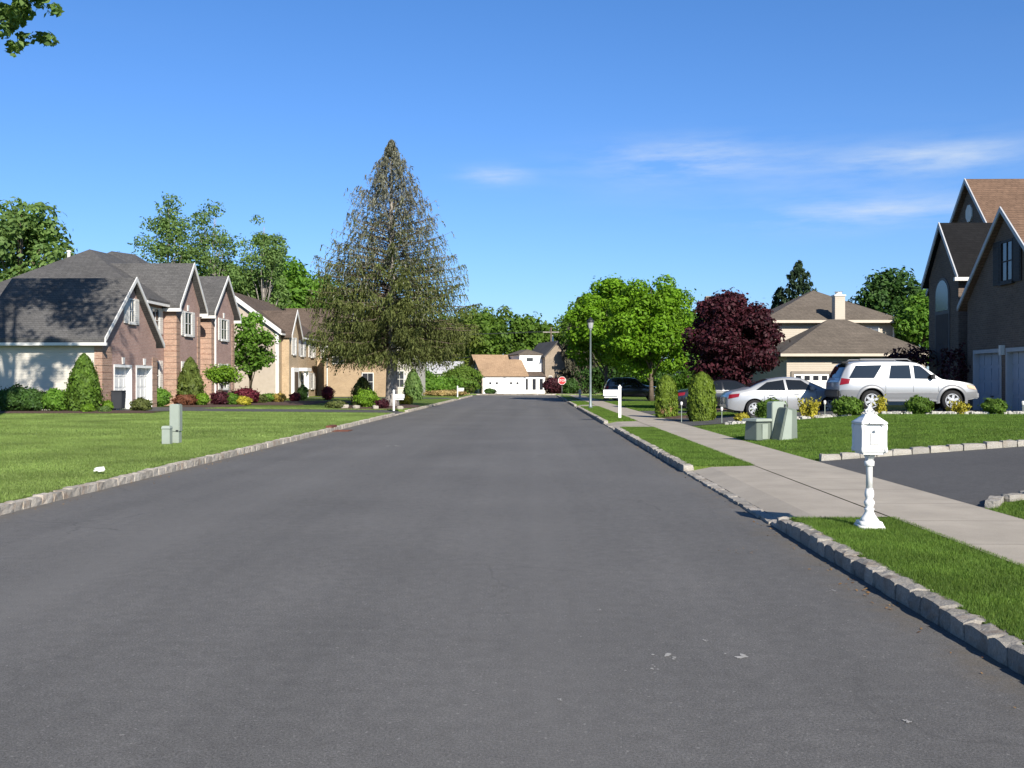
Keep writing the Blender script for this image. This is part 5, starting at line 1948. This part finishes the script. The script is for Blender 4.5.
# far hedges and bushes
shrub('far_hedge', 'long green hedge at the far bend of the street', X(432, 104), 104, 6.0, 1.9, L_mid, n=5000, ls=0.13, seed=51, d=2.0)
shrub('far_bush', 'tall bush standing behind the far hedge', X(455, 108), 118, 4.4, 3.2, L_wood, n=4000, ls=0.15, seed=52)
shrub('far_bush', 'grey-green bush at the end of the orange roofed garage', X(464, 112), 117.5, 2.2, 2.2, L_olive, n=2000, ls=0.12, seed=53)
shrub('far_bush', 'low dark bush before the orange roofed garage', X(490, 116.8), 116.8, 1.3, 0.6, L_dark, n=700, ls=0.1, seed=54)
shrub('far_bush', 'dark red bush beside the faded brick gable', X(553, 118), 118, 2.4, 1.9, L_plum, n=2000, ls=0.11, seed=55)
shrub('far_bush', 'tawny ground shrub along the far lawn', X(446, 100), 100, 4.2, 0.55, leaf('tawny', (0.3, 0.22, 0.09), (0.42, 0.32, 0.14), 0.2, 1), n=1800, ls=0.1, seed=56, d=1.0)
shrub('far_bush', 'dark bush behind the stop sign', X(570, 118), 118, 2.0, 1.7, L_dark, n=1600, ls=0.12, seed=57)
shrub('far_bush', 'broad green bush in the gap under the far woods', X(415, 112), 112, 4.0, 3.0, L_mid, n=3000, ls=0.14, seed=58)
shrub('far_hedge', 'tall dark hedge closing the view behind the navy SUV', X(648, 97), 97, 13.0, 3.4, L_dark, n=9000, ls=0.15, seed=59, d=2.4)
shrub('far_hedge', 'mid green hedge beyond the purple tree beside the cream house', X(705, 80), 80, 5.0, 2.6, L_mid, n=4000, ls=0.12, seed=60, d=1.8)
hy = empty('fire_hydrant', 'small pale hydrant on the grass near the stop sign', 'hydrant', (4.4, 92, 0.115))
MB().lathe([(0.14, 0), (0.14, 0.06), (0.1, 0.08), (0.1, 0.5), (0.13, 0.52), (0.12, 0.6), (0.05, 0.7), (0.03, 0.75)], n=12).build('barrel', trimc, hy)
MB().tube([(-0.2, 0, 0.38), (0.2, 0, 0.38)], 0.05, 8).build('nozzle', trimc, hy)

# ================================================================= trees
conifer('spruce', 'tall thinning spruce with bare grey top beside the street', X(391, 58), 58.0, 15.5,
        [(0.0, 3.0), (0.17, 3.6), (0.27, 4.9), (0.36, 5.0), (0.45, 4.4), (0.58, 3.7), (0.72, 2.45), (0.86, 1.15), (0.94, 0.45), (1.0, 0.06)],
        [L_spruce, L_sprtop], nb=470, ns=360, seed=4, trunk_r=0.36, mat_b=bark_g, droop=0.30, sp=(0.105, 0.028), hang=0.7, split=0.54, zmin=2.9, thin=0.68, twig=0.95)
broad_tree('maple', 'bright green maple, the fuller one next to the purple tree', X(651, 72), 72.0, 9.5, 3.8, 1.2, L_maple, nclump=95, nleaf=30000, ls=0.125, cr=0.2, seed=61, trunk_r=0.17)
broad_tree('maple', 'bright green maple behind the street lamp, over the navy SUV', X(606, 82), 82.0, 10.4, 3.8, 1.7, L_maple, nclump=95, nleaf=28000, ls=0.14, cr=0.2, seed=62, trunk_r=0.16)
broad_tree('purple_plum', 'rounded purple-leaved plum tree before the cream house', X(731, 50.5), 50.5, 6.3, 2.6, 0.7, L_plum, nclump=120, nleaf=24000, ls=0.10, cr=0.21, seed=63, trunk_r=0.14)
# the tree that stands beside the frame: its lowest branch hangs into view and it shades the garage wall
ext = []
rngx = np.random.default_rng(8)
for k in range(22):
    t = rngx.uniform(0.0, 1.0)
    ext.append((1.3 + 1.75 * t + rngx.normal() * 0.1, rngx.normal() * 0.5, 13.6 - 2.0 * rngx.uniform(0, 1) + 0.35 * t))
SX, SY = -18.0, 31.0


def outside(C):
    x, y, z = SX + C[:, 0], SY + C[:, 1], 0.2 + C[:, 2]
    return (VPX + F * x / y < -70) | (VPY - F * (z - EYE) / y < -60)


broad_tree('shade_tree', 'near shade tree whose leafy branch tips hang into the top corner of the sky', SX, SY, 21.5, 6.6, 7.0, L_cool, nclump=170, nleaf=17000, ls=0.125, cr=0.155, seed=64,
           trunk_r=0.28, extra=ext, limbs=34, mat_b=bark, keep=outside, limb_max=-0.6)
broad_tree('backyard_tree', 'full green tree rising behind the dark garage roof', X(16, 76), 76.0, 17.0, 4.4, 3.0, L_cool, nclump=90, nleaf=13000, ls=0.22, cr=0.25, seed=65, trunk_r=0.25)
broad_tree('backyard_tree', 'airy tall tree with the highest twig tips above the brick gables', X(166, 92), 92.0, 20.2, 3.2, 6.0, L_cool, nclump=80, nleaf=9000, ls=0.13, cr=0.24, seed=66, trunk_r=0.2, mat_b=bark_g, limbs=30)
broad_tree('backyard_tree', 'airy pale-trunked tree between two taller ones behind the brick house', X(212, 95), 95.0, 19.8, 3.6, 5.0, L_cool, nclump=85, nleaf=9500, ls=0.13, cr=0.23, seed=67, trunk_r=0.2, mat_b=bark_g, limbs=30)
broad_tree('backyard_tree', 'sparse leaning tree nearest the dense dark crown behind the brick house', X(262, 97), 97.0, 19.2, 3.0, 5.0, L_cool, nclump=80, nleaf=9000, ls=0.13, cr=0.24, seed=68, trunk_r=0.2, mat_b=bark_g, limbs=30)
broad_tree('backyard_tree', 'dense rounded dark green tree above the tan house roof', X(284, 112), 112.0, 16.3, 6.2, 3.0, L_mid, nclump=95, nleaf=16000, ls=0.26, cr=0.26, seed=69, trunk_r=0.25)
broad_tree('backyard_tree', 'broad bright tree filling the gap below the airy trees', X(236, 104), 104.0, 14.6, 5.6, 3.0, L_wood, nclump=70, nleaf=11000, ls=0.26, cr=0.26, seed=70, trunk_r=0.25)
broad_tree('backyard_tree', 'low leafy tree just above the second brick gable', X(186, 100), 100.0, 15.2, 5.2, 3.0, L_mid, nclump=60, nleaf=9000, ls=0.26, cr=0.26, seed=71, trunk_r=0.22)
broad_tree('backyard_tree', 'leafy tree filling the gap between the tan house roof and the spruce', X(322, 118), 118.0, 15.0, 5.2, 2.0, L_wood, nclump=70, nleaf=10000, ls=0.24, cr=0.26, seed=85, trunk_r=0.22)
broad_tree('backyard_tree', 'small treetop peeking over the hip roof of the brick house', X(116, 96), 96.0, 14.7, 2.2, 8.0, L_cool, nclump=24, nleaf=2500, ls=0.2, cr=0.3, seed=72, trunk_r=0.15)
broad_tree('side_yard_tree', 'leafy tree standing before the pale gable end of the tan house', X(249, 72), 72.0, 6.9, 2.0, 1.4, L_mid, nclump=42, nleaf=3600, ls=0.14, cr=0.28, seed=73, trunk_r=0.12, limbs=20)
conifer('grey_spruce', 'ragged grey-brown spruce near the far corner behind the street lamp', X(579, 121), 121.0, 11.6,
        [(0, 2.9), (0.2, 2.8), (0.5, 1.9), (0.8, 0.9), (1, 0.1)], [L_gspr], nb=210, ns=300, seed=74, trunk_r=0.2, droop=0.3, sp=(0.17, 0.06), zmin=0.6, twig=0.7)
conifer('backyard_fir', 'dark pointed fir rising behind the cream house roof', X(797, 92), 92.0, 12.4, [(0, 4), (0.3, 3.4), (0.65, 2.0), (0.88, 0.9), (1, 0.1)], [L_fir], nb=140, ns=190, seed=75, trunk_r=0.22, droop=0.2, sp=(0.2, 0.07), zmin=1.0, twig=0.6)
conifer('backyard_fir', 'shorter fir beside the pointed one behind the cream house', X(778, 95), 95.0, 10.2, [(0, 3), (0.3, 2.6), (0.65, 1.7), (1, 0.1)], [L_fir], nb=110, ns=190, seed=76, trunk_r=0.2, droop=0.2, sp=(0.2, 0.07), zmin=1.0, twig=0.6)
broad_tree('backyard_tree', 'dark spreading tree over the cream house right eave', X(888, 84), 84.0, 11.2, 3.8, 3.0, L_dark, nclump=60, nleaf=10000, ls=0.2, cr=0.27, seed=77, trunk_r=0.22)
broad_tree('backyard_tree', 'lighter green tree against the shaded brick entry gable', X(921, 66), 66.0, 7.9, 2.2, 1.5, L_mid, nclump=50, nleaf=8000, ls=0.15, cr=0.27, seed=78, trunk_r=0.16)
broad_tree('backyard_tree', 'small bright tree between maple and purple tree', X(694, 86), 86.0, 8.2, 2.6, 1.5, L_mid, nclump=40, nleaf=6000, ls=0.2, cr=0.28, seed=79, trunk_r=0.14)

# far woods reading as one mass beyond the end of the street
rng = np.random.default_rng(90)
Vs = []
tr = MB()
for i in range(92):
    yy = rng.uniform(148, 205)
    px_ = rng.uniform(150, 860)
    xx = X(px_, yy)
    ht = rng.uniform(12.2, 14.4) * (yy / 160) * float(np.interp(px_, [150, 440, 500, 600, 860], [1.0, 0.98, 0.96, 0.97, 0.8]))
    rd = rng.uniform(3.6, 5.6)
    nc = 26
    d = rand_dirs(nc, rng)
    C = d * (rng.uniform(0.3, 1, nc) ** 0.5)[:, None] * np.array([rd * 0.8, rd * 0.8, ht * 0.42]) + np.array([xx, yy, ht * 0.54])
    n = 2600
    cid = rng.integers(0, nc, n)
    dd = rand_dirs(n, rng)
    P = C[cid] + dd * (rng.uniform(0.3, 1.05, n) ** 0.5 * rd * 0.33)[:, None]
    Vs.append(leaf_quads(P, dd + np.array([0, 0, 0.4]) + rng.normal(scale=0.5, size=dd.shape), 0.31 * rng.uniform(0.6, 1.4, n), 0.65, rng))
tag(np_mesh('woods', np.concatenate(Vs), 4, L_wood), kind='stuff')

# utility pole with wires beyond the corner house
up = empty('utility_pole', 'wooden utility pole with crossarm rising before the far woods', 'utility pole', (X(551, 136), 136, 0.1))
MB().lathe([(0.16, 0), (0.11, 8.9)], n=10).build('pole', bark, up)
MB().box(-1.1, 1.1, -0.06, 0.06, 8.1, 8.25).build('crossarm', bark_g, up)
for k, dz in enumerate((8.3, 8.3, 5.2)):
    q = MB()
    x0, x1 = X(551, 136) + (-1.0 if k == 0 else 0.9 if k == 1 else 0), -42
    pts = []
    for i in range(13):
        t = i / 12
        pts.append((x0 + (x1 - x0) * t, 136 + (k - 1) * 0.3, dz + 0.1 - 1.1 * 4 * t * (1 - t) * 0.5))
    q.tube(pts, 0.022, 5)
    o = q.build('power_line', dark_metal)
    tag(o, ['upper power line strung from the crossarm end before the far woods', 'upper power line on the other end of the crossarm', 'lowest wire strung from the pole below the crossarm'][k], 'wire')

# dry leaves and grit lying in the gutter
rng = np.random.default_rng(31)
n = 420
kind_ = rng.choice(3, n, p=[0.42, 0.08, 0.5])
P = np.zeros((n, 3))
for i in range(n):
    if kind_[i] == 0:
        P[i] = (2.62 - abs(rng.normal()) * 0.10, rng.uniform(3.5, 30), 0.006)
    elif kind_[i] == 1:
        P[i] = (2.55 + rng.normal() * 0.07, 7.6 + rng.normal() * 0.22, 0.008)
    else:
        P[i] = (-6.3 + abs(rng.normal()) * 0.15, rng.uniform(9, 34), 0.006)
n2 = 14
P2 = np.stack([X(742, 9.4) + rng.normal(size=n2) * 0.12, 9.4 + rng.normal(size=n2) * 0.1, np.full(n2, 0.008)], 1)
P = np.concatenate([P, P2])
V = leaf_quads(P, np.array([[0, 0, 1.0]]) + rng.normal(scale=0.3, size=P.shape), rng.uniform(0.006, 0.02, len(P)), 0.6, rng)
tag(np_mesh('dry_leaves', V, 4, leaf('dead_leaves', (0.16, 0.08, 0.03), (0.34, 0.22, 0.10), 0.1, 3)), kind='stuff')

# pale paint spatters left on the asphalt
rng = np.random.default_rng(44)
q = MB()
for px_, py_, sc_ in ((740, 657, 0.06), (665, 656, 0.05), (652, 668, 0.03), (705, 640, 0.025), (393, 446, 0.16), (282, 462, 0.07), (830, 590, 0.03), (600, 610, 0.02), (560, 700, 0.02), (905, 720, 0.025)):
    y_ = EYE * F / (py_ - VPY)
    x_ = X(px_, y_)
    for k in range(7):
        a0, cxx, cyy = rng.uniform(0, 6.28), x_ + rng.normal() * sc_ * 0.6, y_ + rng.normal() * sc_ * 0.6
        r_ = sc_ * rng.uniform(0.12, 0.4)
        vs_ = [(cxx + r_ * rng.uniform(0.5, 1.2) * math.cos(a0 + 6.283 * j / 7), cyy + r_ * 1.3 * rng.uniform(0.5, 1.2) * math.sin(a0 + 6.283 * j / 7), 0.003 + 0.0004 * k) for j in range(7)]
        q.add(vs_, [tuple(range(7))])
tag(q.build('paint_spatter', plain('scuff', (0.34, 0.33, 0.31), 0.8), recalc=False), kind='stuff')

# ================================================================= light and sky
SUN_AZ = R(157)                     # measured from +Y towards +X: behind the camera and to its right
SUN_EL = R(30)
ld = Vector((-math.sin(SUN_AZ) * math.cos(SUN_EL), -math.cos(SUN_AZ) * math.cos(SUN_EL), -math.sin(SUN_EL)))
sl = bpy.data.lights.new('sun', 'SUN')
sl.energy = 5.0
sl.angle = R(0.53)
sl.color = (1.0, 0.93, 0.82)
so = bpy.data.objects.new('sun', sl)
so.rotation_euler = ld.to_track_quat('-Z', 'Y').to_euler()
so.location = (30, -50, 60)
col.objects.link(so)

w = bpy.data.worlds.new('World')
scene.world = w
w.use_nodes = True
nt = w.node_tree
nt.nodes.clear()
sky = nt.nodes.new('ShaderNodeTexSky')
sky.sky_type = 'NISHITA'
sky.sun_disc = False
sky.sun_elevation = SUN_EL
sky.sun_rotation = SUN_AZ
sky.air_density = 1.0
sky.dust_density = 0.4
sky.ozone_density = 1.6
bg = nt.nodes.new('ShaderNodeBackground')
out = nt.nodes.new('ShaderNodeOutputWorld')
bg.inputs['Strength'].default_value = 0.12


def wn(t, **kw):
    o = nt.nodes.new(t)
    for k, v in kw.items():
        setattr(o, k, v)
    return o


def wmath(op, a, b=0.0):
    o = wn('ShaderNodeMath', operation=op)
    for s_, v in zip(o.inputs, (a, b)):
        if isinstance(v, (int, float)):
            s_.default_value = v
        else:
            nt.links.new(v, s_)
    return o.outputs[0]


tc = wn('ShaderNodeTexCoord')
sx_ = wn('ShaderNodeSeparateXYZ')
nt.links.new(tc.outputs['Generated'], sx_.inputs[0])
az = wmath('ARCTAN2', sx_.outputs[0], sx_.outputs[1])
el = sx_.outputs[2]
cv = wn('ShaderNodeCombineXYZ')
nt.links.new(wmath('ADD', wmath('MULTIPLY', az, 6.0), 11.3), cv.inputs[0])
nt.links.new(wmath('MULTIPLY', el, 36.0), cv.inputs[1])
nz = wn('ShaderNodeTexNoise')
nz.inputs['Scale'].default_value = 1.0
nz.inputs['Detail'].default_value = 8
nz.inputs['Roughness'].default_value = 0.62
nz.inputs['Distortion'].default_value = 0.1
nt.links.new(cv.outputs[0], nz.inputs['Vector'])
total = None
# thin streaks of cirrus: azimuth, elevation, half widths, weight
for (a0, e0, wa, we, k) in ((0.15, 0.2136, 0.085, 0.017, 1.35), (0.375, 0.2015, 0.075, 0.013, 1.25), (0.325, 0.157, 0.10, 0.014, 1.1), (-0.035, 0.2015, 0.032, 0.009, 1.2), (0.3, 0.19, 0.2, 0.035, 0.28), (-1.4, 0.3, 0.5, 0.05, 0.8), (1.2, 0.35, 0.4, 0.06, 0.8)):
    da = wmath('DIVIDE', wmath('SUBTRACT', az, a0), wa)
    de = wmath('DIVIDE', wmath('SUBTRACT', el, e0), we)
    r2 = wmath('ADD', wmath('MULTIPLY', da, da), wmath('MULTIPLY', de, de))
    gsn = wmath('MULTIPLY', wmath('EXPONENT', wmath('MULTIPLY', r2, -1.0)), k)
    total = gsn if total is None else wmath('ADD', total, gsn)
rp = wn('ShaderNodeValToRGB')
rp.color_ramp.elements[0].position = 0.37
rp.color_ramp.elements[1].position = 0.72
nt.links.new(nz.outputs['Fac'], rp.inputs['Fac'])
cm = wmath('MULTIPLY', rp.outputs['Color'], total)
cm = wmath('MINIMUM', wmath('MULTIPLY', cm, 0.72), 0.7)
hs = wn('ShaderNodeHueSaturation')
hs.inputs['Saturation'].default_value = 1.0
# deepen the blue of the sky dome; dimmed overhead to darken shaded sides
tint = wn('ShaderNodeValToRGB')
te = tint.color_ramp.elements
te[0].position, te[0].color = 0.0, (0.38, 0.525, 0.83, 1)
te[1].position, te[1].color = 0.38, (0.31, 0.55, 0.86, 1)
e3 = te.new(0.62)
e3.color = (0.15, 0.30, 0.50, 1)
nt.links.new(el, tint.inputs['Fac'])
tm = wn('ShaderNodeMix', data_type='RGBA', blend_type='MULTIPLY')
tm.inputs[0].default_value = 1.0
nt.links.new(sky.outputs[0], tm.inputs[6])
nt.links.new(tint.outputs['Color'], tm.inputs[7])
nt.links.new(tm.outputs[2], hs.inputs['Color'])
mx = wn('ShaderNodeMix', data_type='RGBA')
nt.links.new(cm, mx.inputs[0])
nt.links.new(hs.outputs[0], mx.inputs[6])
mx.inputs[7].default_value = (3.6, 4.2, 5.0, 1)
nt.links.new(mx.outputs[2], bg.inputs['Color'])
nt.links.new(bg.outputs[0], out.inputs['Surface'])

vs = scene.view_settings
vs.view_transform = 'Standard'
vs.look = 'None'
vs.exposure = 0.64
vs.gamma = 1.0
vs.use_curve_mapping = False
scene.render.film_transparent = False
scene.cycles.max_bounces = 6
scene.cycles.diffuse_bounces = 3
scene.cycles.transparent_max_bounces = 4
scene.cycles.use_denoising = True
